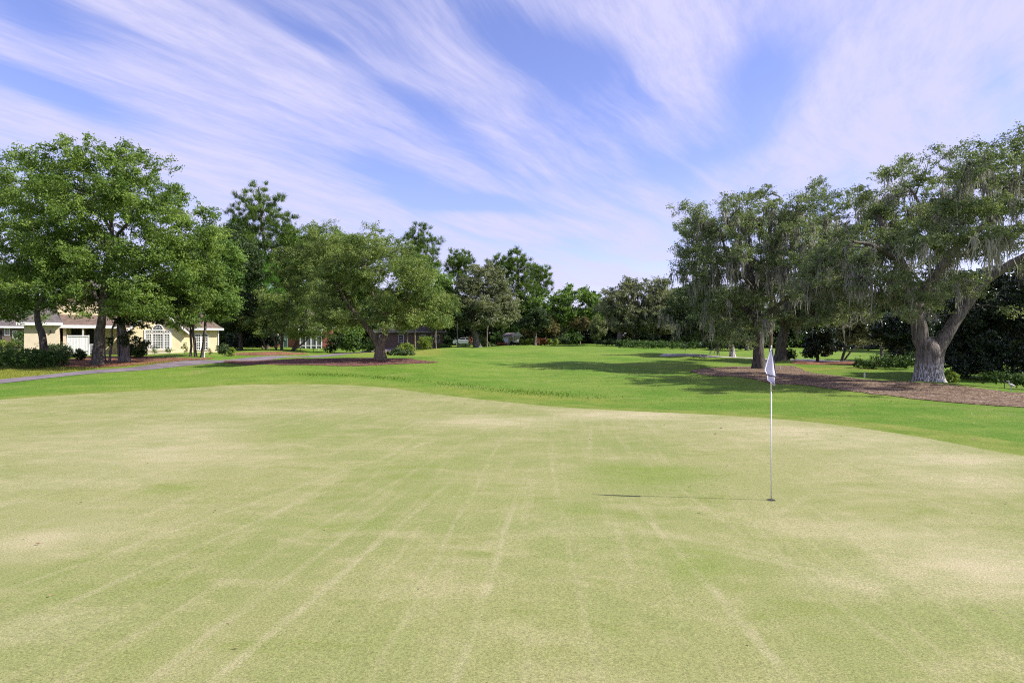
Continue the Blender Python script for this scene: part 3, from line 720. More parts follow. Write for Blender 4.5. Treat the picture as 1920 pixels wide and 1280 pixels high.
# behind the spreading oak
tree('broadleaf_tree', 'bright mid green tree just behind spreading oak on its right', 'tree', 812, 96,
 [(800,512,33,28),(832,540,34,38),(772,490,30,24),(846,580,22,34),(800,570,40,40)], [[(812,649,.28),(810,590,.22),(808,520,.1)]], 'mid', lf=(.34,.2), cr=.95, nleaf=66, dens=1.9, seed=21)
tree('tall_pine', 'round headed pine above the spreading oak', 'pine tree', 785, 112,
 [(785,432,28,11),(768,452,28,12),(806,455,27,12),(785,474,40,13),(812,490,22,11),(764,488,20,10),(790,500,30,10)], [[(785,648,.32),(786,540,.26),(785,480,.16),(785,430,.05)]], 'pine', BARK_PINE, lf=(.70,.10), cr=1.25, nleaf=80, dens=12, kind='pine', flare=.2, seed=22)
tree('tall_pine', 'smaller distant pine with flat head left of big grey green oak', 'pine tree', 860, 136,
 [(860,477,25,9),(848,492,20,9),(874,490,17,8),(862,505,22,9)], [[(860,647,.3),(860,540,.22),(860,478,.05)]], 'pine', BARK_PINE, lf=(.80,.12), cr=1.25, nleaf=80, dens=12, kind='pine', flare=.2, seed=23)
tree('grey_green_oak', 'large grey green oak with thick leaning trunk left of small pavilion', 'tree', 893, 96,
 [(908,500,36,13),(880,528,36,26),(932,530,38,28),(868,568,32,28),(915,568,46,34),(956,575,22,28),(940,600,30,18),(898,602,36,18),(868,598,22,18)],
 [[(895,649,.55),(891,630,.48),(885,600,.40),(880,570,.30),(890,530,.2),(906,508,.1)],[(884,595,.22),(910,570,.16,-.8),(935,545,.08,-1)]], 'grey', BARK_GREY, lf=(.30,.17), cr=.85, nleaf=80, dens=2.0, flare=.4, seed=24)
tree('slender_tree', 'thin straight pale trunk standing right of the thick leaning oak trunk', 'tree', 914, 90, [(918,588,20,16),(912,570,22,16)], [[(913,647,.11),(914,615,.09),(915,575,.05)]], 'grey', BARK_TAN, lf=(.28,.16), cr=.7, nleaf=60, dens=2, seed=25, flare=.2)
tree('slender_tree', 'thin bare dark trunk left of the white car', 'tree', 858, 92, [(858,585,18,14),(850,570,20,14)], [[(858,648,.09),(857,615,.08),(858,575,.05)]], 'dark', BARK_GREY, lf=(.28,.16), cr=.7, nleaf=60, dens=2, seed=26, flare=.2)
for i, (px, d, lobes, top, lab) in enumerate(((779, 80, [(784,598,28,14),(776,585,24,14)], 590, 'pale thin trunked small tree with bronze leaves behind rounded yellow green shrub'),
        (818, 84, [(818,602,22,14),(824,590,20,12)], 595, 'pale thin trunked small tree with bronze leaves right of the fountain shaped shrub'),
        (765, 80, [(762,600,18,12),(758,588,18,12)], 592, 'thinner pale trunked small tree close behind the spreading oak trunk'))):
    tree('crape_myrtle', lab, 'tree', px, d, lobes, [[(px,652,.10),(px-1,630,.08),(px+1,top,.04)]], 'tan', BARK_TAN, lf=(.22,.13), cr=.55, nleaf=60, dens=1.9, seed=27+i, flare=.3, group='small bronze leaved trees')
tree('tall_pine', 'tallest of the far centre pines, pointed layered crown', 'pine tree', 972, 122,
 [(968,475,19,9),(986,484,14,7),(954,494,20,8),(976,504,30,10),(950,520,25,10),(986,526,24,9),(960,545,30,11),(992,546,24,9),(972,565,30,10)], [[(972,646,.32),(972,560,.24),(971,500,.14),(969,470,.05)]], 'pine', BARK_PINE, lf=(.75,.11), cr=1.25, nleaf=80, dens=12, kind='pine', flare=.2, seed=31)
tree('tall_pine', 'rightmost of the far centre pines, leaning over gap of sky', 'pine tree', 1006, 132,
 [(1012,503,20,9),(1027,520,14,8),(1000,530,20,9),(1022,540,17,8),(1004,512,16,8)], [[(1004,646,.3),(1005,560,.22),(1012,505,.05)]], 'pine', BARK_PINE, lf=(.80,.12), cr=1.25, nleaf=80, dens=12, kind='pine', flare=.2, seed=32)
tree('tall_pine', 'low pine top between big grey green oak and tallest centre pine', 'pine tree', 930, 140,
 [(931,488,17,8),(922,494,14,7),(940,498,16,8)], [[(930,646,.3),(930,540,.2),(931,488,.05)]], 'pine', BARK_PINE, lf=(.85,.12), cr=1.25, nleaf=80, dens=12, kind='pine', flare=.2, seed=33)
tree('broadleaf_tree', 'sunlit fresh green tree behind the small white pavilion', 'tree', 985, 120,
 [(985,570,30,18),(1012,556,20,14),(996,598,30,22),(972,615,20,18),(1020,585,20,20)], [[(990,646,.25),(990,600,.2),(990,560,.1)]], 'mid', lf=(.42,.25), cr=1.1, nleaf=64, dens=2, seed=34)
tree('shadowed_tree', 'dark tree with straight black trunk just right of pavilion', 'tree', 1003, 106,
 [(995,604,22,16),(1004,584,15,13),(1015,600,18,14)], [[(1003,645,.3),(1003,615,.24),(1003,580,.08)]], 'dark', lf=(.34,.2), cr=.85, nleaf=70, dens=2.2, seed=35)
tree('leaning_oak', 'far green oak with limbs leaning out to the right over bushes', 'tree', 1043, 122,
 [(1075,546,40,14),(1045,556,30,17),(1110,556,28,17),(1060,580,48,22),(1106,584,34,22),(1040,598,22,14),(1085,598,26,10)],
 [[(1042,644,.4),(1055,625,.34),(1070,612,.28),(1090,600,.2),(1108,584,.1)],[(1034,643,.22),(1035,610,.18),(1045,575,.1)],[(1058,622,.2),(1058,590,.14),(1075,560,.07)]], 'mid', BARK_GREY, lf=(.42,.24), cr=1.05, nleaf=70, dens=2.1, seed=36, moss=(40,.8,2.2,.12))
for i, (px, lobes, lab) in enumerate(((1024, [(1024,606,22,15),(1034,618,14,10)], 'straw coloured small tree at foot of the leaning far oak'), (996, [(992,622,14,12),(1002,616,10,8)], 'straw coloured thin bush tree right behind the pavilion'), (1088, [(1088,608,20,10),(1100,602,14,8)], 'straw coloured drooping foliage under the leaning oak limb'))):
    tree('tan_tree', lab, 'tree', px, 116, lobes, [[(px,645,.12),(px,625,.1),(px+1,605,.05)]], 'tan', BARK_TAN, lf=(.36,.2), cr=.75, nleaf=60, dens=2, seed=37+i, group='straw coloured small trees')
tree('mossy_oak', 'wide grey mossy oak beyond the fairway in the centre distance', 'tree', 1160, 100,
 [(1195,530,30,13),(1240,530,21,12),(1165,546,34,18),(1215,550,40,18),(1256,552,24,17),(1145,575,30,24),(1190,580,44,24),(1240,585,34,24),(1160,606,34,16),(1215,608,38,16),(1256,612,20,14)],
 [[(1160,648,.45),(1165,612,.38),(1180,570,.25),(1200,535,.1)],[(1165,605,.25),(1205,585,.2),(1240,560,.1)],[(1163,610,.22),(1148,585,.16),(1140,565,.08)]], 'grey', BARK_GREY, lf=(.30,.17), cr=.85, nleaf=76, dens=2.1, seed=41, moss=(330,.9,3.2,.13,.95))
tree('mossy_oak', 'shaded oak left of the two big mossy trunks, pale base at lawn edge', 'tree', 1373, 61,
 [(1290,546,34,18),(1332,560,40,24),(1270,580,24,28),(1310,600,44,32),(1352,610,34,28),(1285,628,28,13),(1345,640,26,12)],
 [[(1373,668,.26),(1369,640,.22),(1352,600,.17),(1320,570,.1)],[(1366,630,.14),(1340,610,.1),(1300,600,.06)]], 'dark', BARK_LICHEN, lf=(.21,.12), cr=.66, nleaf=76, dens=1.9, seed=42, moss=(170,.8,3.0,.08,.95))  # dark leaf colour carries the shadow this oak stands in
# ---------------------------------------------------------------- the big oaks on the right
tree('mossy_oak', 'broad mossy live oak behind the flag with dark upright trunk', 'tree', 1424, 45,
 [(1282,388,24,24),(1345,376,37,22),(1392,372,31,19),(1440,365,48,28),(1500,362,37,22),(1546,348,22,22),(1300,420,42,30),(1360,420,53,37),(1430,415,57,37),(1500,410,53,37),(1538,404,28,26),(1290,468,36,30),(1340,480,48,37),(1400,480,53,41),(1465,470,53,41),(1288,508,29,22),(1345,545,46,35),(1450,540,46,35),(1400,560,53,30),(1520,470,48,41),(1350,598,42,24),(1560,440,35,39),(1370,630,33,19),(1400,600,37,22),(1330,570,37,28)],
 [[(1424,691,.42),(1423,660,.36),(1422,620,.33),(1418,570,.29),(1412,530,.24),(1400,500,.19),(1385,460,.13),(1370,415,.06)],[(1420,595,.22),(1378,560,.16,.6),(1342,520,.11,.9),(1310,465,.06,1)],[(1410,530,.16),(1435,490,.12,-.6),(1450,450,.09,-.9),(1462,395,.04,-1)],[(1421,600,.2),(1440,585,.18,-.5),(1480,545,.14,-1),(1515,500,.10,-1.2),(1545,400,.05,-1)],[(1418,575,.16),(1395,540,.12,-1.5),(1352,500,.08,-2.2),(1330,440,.05,-2.4)]],
 'liveoak', BARK_OAK, lf=(.135,.07), cr=.50, nleaf=68, dens=1.6, seed=43, moss=(520,.8,3.2,.075,.85), flare=.45)
tree('mossy_oak', 'black trunked mossy oak standing just behind flag, right of its neighbour', 'tree', 1463, 53,
 [(1500,560,44,28),(1540,530,40,34),(1580,500,38,38),(1520,598,38,16),(1470,580,38,22),(1590,445,33,38),(1556,560,36,22),(1500,520,34,30),(1590,570,34,22),(1550,590,34,16)],
 [[(1463,681,.46),(1464,650,.42),(1470,620,.38),(1478,590,.3),(1500,550,.2),(1530,510,.14),(1560,465,.08)],[(1470,615,.2),(1450,585,.15,-.8),(1440,550,.08,-1)]],
 'liveoak', BARK_OAK, lf=(.16,.085), cr=.58, nleaf=66, dens=1.5, seed=44, moss=(380,.8,3.2,.08,.9), flare=.45)
tree('slender_tree', 'straight slender reddish trunk rising directly above the flag', 'tree', 1446, 50, [(1446,530,26,22),(1452,500,24,22)], [[(1446,684,.15),(1446,640,.14),(1445,590,.13),(1446,510,.08)]], 'liveoak', BARK_PINE, lf=(.16,.085), cr=.55, nleaf=60, dens=1.6, seed=45, flare=.2)
tree('great_mossy_oak', 'huge mossy live oak at right with forked whitish based trunk', 'tree', 1742, 32,
 [(1690,300,24,20),(1760,290,28,20),(1812,276,28,20),(1872,276,38,22),(1932,272,38,28),(1996,300,50,38),(1648,330,38,28),(1722,330,44,28),(1792,330,48,34),(1862,330,48,34),(1944,350,48,38),(1626,350,24,20),(1632,392,40,34),(1690,390,52,38),(1768,398,48,34),(1912,420,48,34,(.2,.6)),(1590,440,38,30),(1640,450,58,38),(1710,458,46,34),(1542,480,36,32),(1600,510,56,32),(1668,520,42,28),(1560,540,33,20),(1800,470,36,28,(.2,.6)),(1775,535,34,18,(.2,.6)),(2010,400,60,60),(2000,480,50,40),(1640,556,40,20),(1880,440,40,26,(.2,.6)),(1730,400,46,34),(1560,470,40,34),(1610,560,36,20),(1530,520,34,26),(1700,540,30,18),(1745,575,30,14),(1680,440,50,36),(1850,520,26,14,(.2,.6)),(1830,380,44,34),(1585,585,34,16)],
 [[(1742,719,.62),(1742,700,.56),(1741,675,.53),(1738,655,.52),(1727,635,.37),(1722,602,.34),(1716,570,.31),(1706,540,.27),(1694,505,.23),(1678,468,.18),(1660,428,.14),(1640,385,.08)],
  [(1746,680,.40),(1757,655,.36),(1768,636,.31),(1787,605,.28),(1811,570,.26),(1836,535,.24),(1870,505,.21,-.3),(1912,478,.17,-.6),(1962,448,.12,-.8)],
  [(1715,566,.22),(1738,522,.19,-.5),(1768,470,.16,-.9),(1820,425,.13,-1.2),(1850,390,.10,-1.3),(1880,342,.07,-1.2),(1892,295,.03,-1)],
  [(1700,520,.16),(1650,490,.12,-1.2),(1600,470,.09,-1.8),(1560,465,.05,-2)],[(1722,602,.16),(1690,560,.13,1.4),(1640,520,.09,2.4),(1590,500,.05,3)],[(1768,470,.12),(1750,420,.09,.6),(1730,350,.05,.9)]],
 'liveoak', BARK_LICHEN, lf=(.115,.06), cr=.44, nleaf=80, dens=1.5, seed=46, moss=(700,.6,2.6,.055,.88), flare=.38, sides=22, depthk=1.05, copies=(-.62, -.1, .5))
tree('dark_magnolia', 'dense dark glossy leaved tree filling the right edge behind great oak', 'tree', 1870, 37,
 [(1850,530,38,33),(1902,525,44,38),(1955,545,50,50),(1830,588,42,42),(1890,598,48,42),(1955,615,50,48),(1808,640,32,36),(1870,655,48,38),(1935,670,44,30),(1798,680,22,26),(1850,694,44,16),(1905,700,36,12),(2010,600,50,80)],
 [[(1870,716,.3),(1870,660,.25),(1880,590,.18),(1900,530,.08)]], 'magn', lf=(.20,.085), cr=.5, nleaf=84, dens=1.9, seed=47)
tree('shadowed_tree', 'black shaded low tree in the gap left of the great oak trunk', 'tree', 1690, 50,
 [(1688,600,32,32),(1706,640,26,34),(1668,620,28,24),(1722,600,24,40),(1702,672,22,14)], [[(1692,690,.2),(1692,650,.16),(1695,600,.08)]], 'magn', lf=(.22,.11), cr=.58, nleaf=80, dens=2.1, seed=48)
tree('small_magnolia', 'low bushy dark evergreen at the end of the pale concrete path', 'tree', 1532, 55,
 [(1536,640,24,18),(1528,658,20,13),(1545,622,18,14),(1558,648,14,10)], [[(1532,676,.14),(1533,655,.12),(1538,630,.06)]], 'magn', lf=(.24,.12), cr=.45, nleaf=80, dens=2.4, seed=49)
tree('silver_leaved_tree', 'silvery sunlit small tree left of the great oak with low side branch', 'tree', 1600, 57,
 [(1598,622,30,24),(1612,590,30,22),(1580,598,24,20),(1630,640,18,10)], [[(1578,674,.12),(1584,655,.11),(1594,635,.09),(1604,600,.05)],[(1580,660,.09),(1600,655,.07),(1632,646,.04)]], 'grey', BARK_OAK, lf=(.20,.11), cr=.5, nleaf=64, dens=2.0, seed=50)
tree('slender_tree', 'short black trunk in front of the sunlit lawn beyond the path', 'tree', 1653, 62, [(1652,618,26,20),(1660,600,26,20)], [[(1653,673,.18),(1653,650,.15),(1654,605,.07)]], 'dark', BARK_OAK, lf=(.24,.14), cr=.65, nleaf=66, dens=1.9, seed=51)
tree('slender_tree', 'dark shaded trunk far behind the mossy oaks on the lawn edge', 'tree', 1400, 82, [(1398,610,30,20),(1405,580,30,22)], [[(1400,664,.24),(1400,640,.2),(1401,590,.1)]], 'dark', BARK_OAK, lf=(.28,.16), cr=.75, nleaf=66, dens=1.9, seed=52)

# ---------------------------------------------------------------- far woods: individual trees, shared meshes
far_protos = []
for i, (leaf, h, w) in enumerate((('dark', 12, 10), ('mid', 11, 9), ('grey', 12, 11), ('dark', 10, 11))):
    hh, ww = h, w
    lob = [(0, hh*.86, ww*.26, hh*.12), (-ww*.2, hh*.72, ww*.24, hh*.14), (ww*.22, hh*.70, ww*.26, hh*.15), (0, hh*.55, ww*.36, hh*.18), (-ww*.28, hh*.42, ww*.24, hh*.16), (ww*.3, hh*.42, ww*.22, hh*.16), (0, hh*.26, ww*.34, hh*.14), (-ww*.25, hh*.14, ww*.28, hh*.13), (ww*.26, hh*.13, ww*.28, hh*.12), (0, hh*.1, ww*.3, hh*.1)]
    px_l = [(CX+a, HY+CZ-tz(0, 170)-b, c, e) for a, b, c, e in lob]
    o = tree('woodland_tree', None, 'tree', CX, 170, px_l, [[(CX, HY+CZ-tz(0, 170), .3), (CX, HY+CZ-tz(0, 170)-hh*.4, .22), (CX, HY+CZ-tz(0, 170)-hh*.8, .08)]], leaf, lf=(.55, .34), cr=1.25, nleaf=62, dens=2.3, seed=60+i, s=1.0)
    far_protos.append(o)
def copy_thing(o, loc, rz, sc=1.0):
    c = o.copy(); COL.objects.link(c); c.location = loc; c.rotation_euler = (0, 0, rz); c.scale = (sc,)*3
    for ch in list(o.children):
        k = ch.copy(); COL.objects.link(k); k.parent = c
        for g2 in list(ch.children):
            q = g2.copy(); COL.objects.link(q); q.parent = k
    return c
fr = np.random.default_rng(5)
far_spots = [(-60,100,1),(-10,84,0),(40,96,3),(110,104,1),(170,88,0),(230,100,1),(300,96,3),(350,88,0),(400,102,0),(455,108,1),(500,118,3),(560,112,0),(620,116,1),(670,122,0),(720,128,3),(770,135,0),(820,128,2),(865,122,0),(905,135,3),(945,150,1),(985,150,0),(1025,145,0),(1065,152,1),(1105,140,3),(1140,130,0),(1180,135,2),(1225,125,0),(1270,112,3),(1310,104,0),(1350,112,2),(1395,105,0),(1435,116,3),(1475,122,0),(1520,118,1),(1565,125,0),(1610,118,3),(1655,112,0),(1700,106,0),(1750,92,3),(1800,84,0),(1850,78,0),(1905,72,3),(1960,66,0)]
used = set()
for i, (px, d, k) in enumerate(far_spots):
    x = (px-CX)/F*d; z = tz(x, d)-.1
    sc = fr.uniform(.78, 1.02)
    if 1000 < px < 1160: sc = min(sc, .82)
    if k not in used:
        o = far_protos[k]; used.add(k); o.location = (x, d, z); o.rotation_euler = (0, 0, fr.uniform(0, 6.28)); o.scale = (sc,)*3
    else: o = copy_thing(far_protos[k], (x, d, z), fr.uniform(0, 6.28), sc)
    tag(o, 'dark woodland tree in the shaded background row behind the lawns and houses', 'tree', 'background woodland trees')

# ---------------------------------------------------------------- shrubs and hedges
shrub('low_hedge', 'long low rounded dark hedge beside the cart path at far left', 'hedge', 55, 42.5, [(10,676,26,14),(50,670,30,18),(92,674,26,14),(-25,676,24,14),(112,680,10,9)], 'shrub', lf=(.11,.055), cr=.3, nleaf=110, dens=3.2, py0=690, stems=False)
shrub('clipped_shrub', 'rounded dark shrub against the garage wall', 'shrub', 98, 52, [(98,652,13,13)], 'dark', cr=.25, lf=(.11,.06), nleaf=90, py0=668)
shrub('clipped_shrub', 'wider dark shrub left of the white privacy panel', 'shrub', 122, 51, [(122,656,15,14)], 'dark', cr=.25, lf=(.11,.06), nleaf=90, py0=672)
shrub('clipped_shrub', 'small pointed dark shrub in front of the white privacy panel', 'shrub', 150, 50, [(150,664,12,8),(148,656,6,6)], 'dark', cr=.22, lf=(.11,.06), nleaf=90, py0=672)
shrub('boxy_hedge', 'boxy dark green hedge left of the arched window', 'hedge', 250, 54, [(238,656,10,10),(250,656,14,11),(263,656,8,10),(265,646,4,4)], 'shrub', cr=.22, lf=(.11,.06), nleaf=100, dens=3.4, py0=667)
for i, (px, h, lab) in enumerate(((290, 654, 'sparse small plant under middle pane of arched window'), (317, 655, 'sparse small plant under right pane of arched window'), (346, 651, 'taller sparse plant between the two windows of yellow house'), (395, 656, 'sparse reddish plant at right end of yellow house wall'))):
    shrub('foundation_plant', lab, 'plant', px, 60.5, [(px, h, 5, 663-h-1)], 'shrub' if i < 3 else 'tan', cr=.2, lf=(.10,.05), nleaf=34, dens=1.8, py0=664, group='small plants along the yellow wall')
shrub('corner_bush', 'dark bush at right corner of the yellow house', 'bush', 418, 62, [(416,650,9,12),(424,655,7,7)], 'dark', cr=.3, lf=(.13,.07), py0=664)
shrub('corner_bush', 'small pointed light green bush right of house corner', 'bush', 434, 60, [(434,656,6,8)], 'lime', cr=.22, lf=(.11,.06), py0=664)
shrub('garden_bush', 'bright green bush at far left behind the driveway', 'bush', 8, 70, [(5,636,14,9),(22,638,12,9)], 'lime', cr=.4, lf=(.15,.08), py0=648)
shrub('garden_bush', 'leafy climbing bush against the left neighbour house', 'bush', 38, 69, [(38,626,8,18),(30,645,10,6)], 'shrub', cr=.35, lf=(.14,.08), py0=650)
shrub('garden_bush', 'dark green bush right of the white framed sunroom', 'bush', 624, 80, [(622,640,16,16),(632,632,12,12)], 'dark', cr=.5, lf=(.2,.11), py0=656)
shrub('garden_bush', 'tall bright green upright bush behind spreading oak on its left', 'bush', 657, 79, [(655,632,10,20),(668,636,8,16),(646,640,8,14)], 'shrub', cr=.4, lf=(.19,.10), nleaf=80, py0=656)
shrub('garden_bush', 'rounded green bush seen just left of spreading oak trunk', 'bush', 690, 80, [(690,644,13,10)], 'shrub', cr=.4, lf=(.19,.1), py0=655)
shrub('mounded_shrub', 'rounded yellow green shrub right of spreading oak trunk', 'shrub', 763, 66, [(763,648,15,9),(752,652,10,7)], 'lime', cr=.3, lf=(.13,.07), nleaf=100, dens=3.2, py0=660)
shrub('mounded_shrub', 'low dark shrub in front of the rounded yellow green one', 'shrub', 758, 62, [(748,657,15,5),(768,658,10,6),(735,658,12,5)], 'dark', cr=.28, lf=(.13,.07), nleaf=90, dens=3, py0=663)
shrub('fountain_shrub', 'ball shaped pale green fountain shrub left of white car', 'shrub', 797, 74, [(797,638,11,11),(797,634,8,8)], 'lime', cr=.35, lf=(.34,.03), nleaf=120, dens=3, py0=651)
shrub('garden_bush', 'low dark bush in the shade left of white car', 'bush', 836, 92, [(836,645,14,6)], 'shrub', cr=.4, lf=(.2,.1), py0=651)
shrub('garden_bush', 'pale green bush at the foot of thick leaning oak trunk', 'bush', 904, 100, [(904,638,7,9),(912,642,6,6)], 'pale', cr=.4, lf=(.22,.12), py0=648)
shrub('garden_bush', 'leafy bush hiding the left side of the pavilion', 'bush', 932, 108, [(930,632,9,12),(938,640,7,6)], 'shrub', cr=.45, lf=(.24,.13), py0=647)
shrub('red_shrub', 'red leaved upright shrub right of white car', 'shrub', 882, 108, [(882,637,3.5,9)], 'red', cr=.3, lf=(.2,.1), py0=647)
shrub('flower_clump', 'orange and pink flowers just left of the pavilion', 'flowers', 942, 105, [(938,644,8,3.5),(947,645,5,3)], 'red', cr=.3, lf=(.16,.1), nleaf=50, py0=648, stems=False)
shrub('edging_hedge', 'thin dark strip of planting along the far fairway edge', 'hedge', 900, 104, [(870,646.5,20,2.5),(905,646.5,20,2.5),(925,647,10,2.5)], 'dark', cr=.35, lf=(.2,.1), py0=649, stems=False)
for i, (px, d, lob, leaf, lab) in enumerate(((988, 107, [(980,643,9,5),(994,643,9,5)], 'lime', 'pale yellow green low shrub right of pavilion'), (1010, 108, [(1004,642,9,5),(1018,641,10,6)], 'red', 'low red leaved shrub in the far flower bed'), (1036, 108, [(1028,643,9,4.5),(1040,643,9,5)], 'lime', 'pale low shrub right of the red one in far bed'), (1056, 110, [(1050,641,13,5),(1064,641,8,5)], 'dark', 'low dark shrub right end of the far flower bed'), (972, 106, [(966,646,12,3)], 'dark', 'low dark edging in front of the pavilion'))):
    shrub('bed_shrub', lab, 'shrub', px, d, lob, leaf, cr=.4, lf=(.22,.12), nleaf=80, py0=649, group='shrubs in the far flower bed')
shrub('garden_bush', 'bright green spreading bush under leaning far oak', 'bush', 1074, 113, [(1070,634,18,8),(1082,632,10,7),(1058,638,10,6)], 'shrub', cr=.5, lf=(.28,.16), nleaf=90, py0=646)
shrub('pale_bush', 'tall pale willowy bush left of the far mossy oak', 'bush', 1122, 108, [(1120,602,13,14),(1126,618,10,14),(1116,620,10,12)], 'pale', cr=.55, lf=(.34,.12), nleaf=80, py0=646)
hx = [(1150+k*26, 650+k*.85) for k in range(8)]
shrub('azalea_hedge', 'long low hedge along the right far edge of the fairway', 'hedge', 1240, 88, [(1165,646,20,5),(1195,648,20,5),(1225,649,20,5.5),(1255,650,20,5.5),(1285,651,20,6),(1315,652,18,6)], 'shrub', cr=.4, lf=(.19,.1), nleaf=90, dens=3.2, py0=656, stems=False)
shrub('azalea_hedge', 'darker strip of hedge further back on the right beyond fairway', 'hedge', 1230, 97, [(1130,641,18,4),(1160,642,20,4),(1195,643,20,4),(1235,644,22,4),(1280,645,22,4),(1320,646,20,5)], 'dark', cr=.45, lf=(.2,.1), nleaf=80, dens=3, py0=650, stems=False)
shrub('shaded_hedge', 'low shaded hedge on the strip of lawn left of great oak', 'hedge', 1662, 44, [(1615,687,14,9),(1645,684,20,11),(1680,684,20,11),(1708,690,14,8)], 'shrub', cr=.28, lf=(.12,.065), nleaf=100, dens=3.2, py0=697, stems=False)
shrub('garden_bush', 'small sunlit yellow green bush above the shaded hedge', 'bush', 1690, 49, [(1686,669,10,9),(1698,672,7,7)], 'lime', cr=.25, lf=(.12,.065), py0=684)
shrub('garden_bush', 'sparse shaded bush right of the black oak trunk', 'bush', 1488, 56, [(1484,664,9,10),(1478,672,7,5)], 'dark', cr=.3, lf=(.14,.08), py0=679)
for i, (px, d, lob, leaf, lab) in enumerate(((1880, 30, [(1860,706,16,9),(1885,704,16,10),(1905,708,14,9)], 'shrub', 'low dark green bush under the dense dark tree'), (1915, 29.5, [(1912,712,12,12),(1935,712,16,13)], 'shrub', 'leafy bush behind lawn ornament at right edge'), (1790, 34, [(1778,704,9,9),(1786,710,10,6)], 'lime', 'small light leaved plant right of great oak trunk'))):
    shrub('understory_bush', lab, 'bush', px, d, lob, leaf, cr=.22, lf=(.11,.06), nleaf=70, py0=CZ*0+HY+(CZ-tz((px-CX)/F*d, d))*F/d, group='bushes under the right trees')

shrub('added_shade_thicket', 'added black leaved thicket standing for shade right of yellow house under the crooked tree', 'bush', 468, 80, [(445,642,20,16),(475,640,22,18),(502,644,18,14)], 'magn', cr=.5, lf=(.2,.11), nleaf=90, dens=3, py0=663)  # thickets added for the understory shade, which is their near-black leaf colour
shrub('added_shade_thicket', 'added black leaved thicket standing for shade, hiding left end of brick house', 'bush', 512, 82, [(500,632,16,18),(516,644,12,12)], 'magn', cr=.5, lf=(.2,.11), nleaf=90, dens=3, py0=660)
shrub('added_shade_thicket', 'added black leaved thicket standing for shade beyond the mossy trunks left of the flag', 'bush', 1365, 84, [(1335,648,20,9),(1365,646,20,11),(1398,648,18,9)], 'magn', cr=.5, lf=(.2,.11), nleaf=90, dens=3, py0=662, stems=False)  # this and the next added to darken under the oaks by leaf colour
shrub('added_shade_thicket', 'added black leaved thicket standing for shade beyond the pale concrete path right of flag', 'bush', 1600, 92, [(1555,640,22,9),(1600,638,24,11),(1645,640,20,10),(1690,640,24,12)], 'magn', cr=.55, lf=(.22,.12), nleaf=90, dens=3, py0=655, stems=False)
# ---------------------------------------------------------------- buildings
M_STUCCO = plain('yellow_stucco', (.72, .60, .39), .9, .06, 1.5, .1)
M_STUCCO2 = plain('cream_stucco', (.62, .53, .40), .9, .06, 1.5, .1)
M_WHITE = plain('white_trim', (.74, .73, .74), .5, .04)
M_ROOF = plain('shingle_roof', (.125, .108, .105), .9, .25, 3.0, .1)
M_ROOFB = plain('brown_shingle_roof', (.16, .115, .095), .9, .25, 3.0, .1)
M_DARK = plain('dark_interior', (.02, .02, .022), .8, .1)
M_BRICK = plain('red_brick', (.30, .115, .090), .9, .25, 9.0, .1)
M_BRICKG = plain('grey_brown_brick', (.17, .125, .105), .9, .25, 9.0, .1)
M_TEAL = plain('teal_paint', (.16, .26, .23), .6, .08)
def glass_mat(name, col):
    m, t, out = new_mat(name); principled(t, out, col, .08, .6); return m
M_GLASS = glass_mat('window_glass', (.17, .21, .22)); M_GLASSD = glass_mat('dark_window_glass', (.025, .03, .035))

class House:
    """frame of a building turned by rz: u right along the front, w away, z up; px/py give sizes on its front plane"""
    def __init__(s, px0, d0, rz, zb=None):
        s.x0 = (px0-CX)/F*d0; s.y0 = d0; s.rz = rz; s.c, s.s = math.cos(rz), math.sin(rz); s.zb = tz(s.x0, d0) if zb is None else zb
    def u(s, px, w=0.0):
        q = (px-CX)/F; xo, yo = s.x0-w*s.s, s.y0+w*s.c
        return (q*yo-xo)/(s.c-q*s.s)
    def z(s, px, py, w=0.0):
        y = s.y0+s.u(px, w)*s.s+w*s.c
        return CZ-(py-HY)*y/F-s.zb
    def root(s, name, label, cat): return empty(name, (s.x0, s.y0, s.zb), s.rz, label, cat)

def window(H, root, u0, u1, z0, z1, y, nx, ny, mat=None, fr_=.07, mid=None):
    """frame of a window with its glazing bars, glass set back; y = front plane"""
    f = MB()
    f.box(u0-fr_, u0, y-.06, y+.05, z0-fr_, z1+fr_); f.box(u1, u1+fr_, y-.06, y+.05, z0-fr_, z1+fr_)
    f.box(u0, u1, y-.06, y+.05, z1, z1+fr_); f.box(u0, u1, y-.06, y+.05, z0-fr_, z0)
    for i in range(1, nx): x = u0+(u1-u0)*i/nx; f.box(x-.018, x+.018, y-.03, y+.02, z0, z1)
    for j in range(1, ny): zz = z0+(z1-z0)*j/ny; t_ = .035 if (mid and j == mid) else .018; f.box(u0, u1, y-.034, y+.016, zz-t_, zz+t_)
    w_ = f.build('window', M_WHITE, root)
    MB().box(u0, u1, y+.02, y+.04, z0, z1).build('pane', mat or M_GLASS, w_)
    return w_

def hip(pts_base, ridge, name, mat, root, t=.12):
    """hip roof: four eave corners (front-left, front-right, back-right, back-left) and two ridge ends"""
    a, b, c, d = pts_base; r0, r1 = ridge; m = MB()
    m.slab([a, b, r1, r0], t); m.slab([b, c, r1], t); m.slab([c, d, r0, r1], t); m.slab([d, a, r0], t)
    return m.build(name, mat, root)

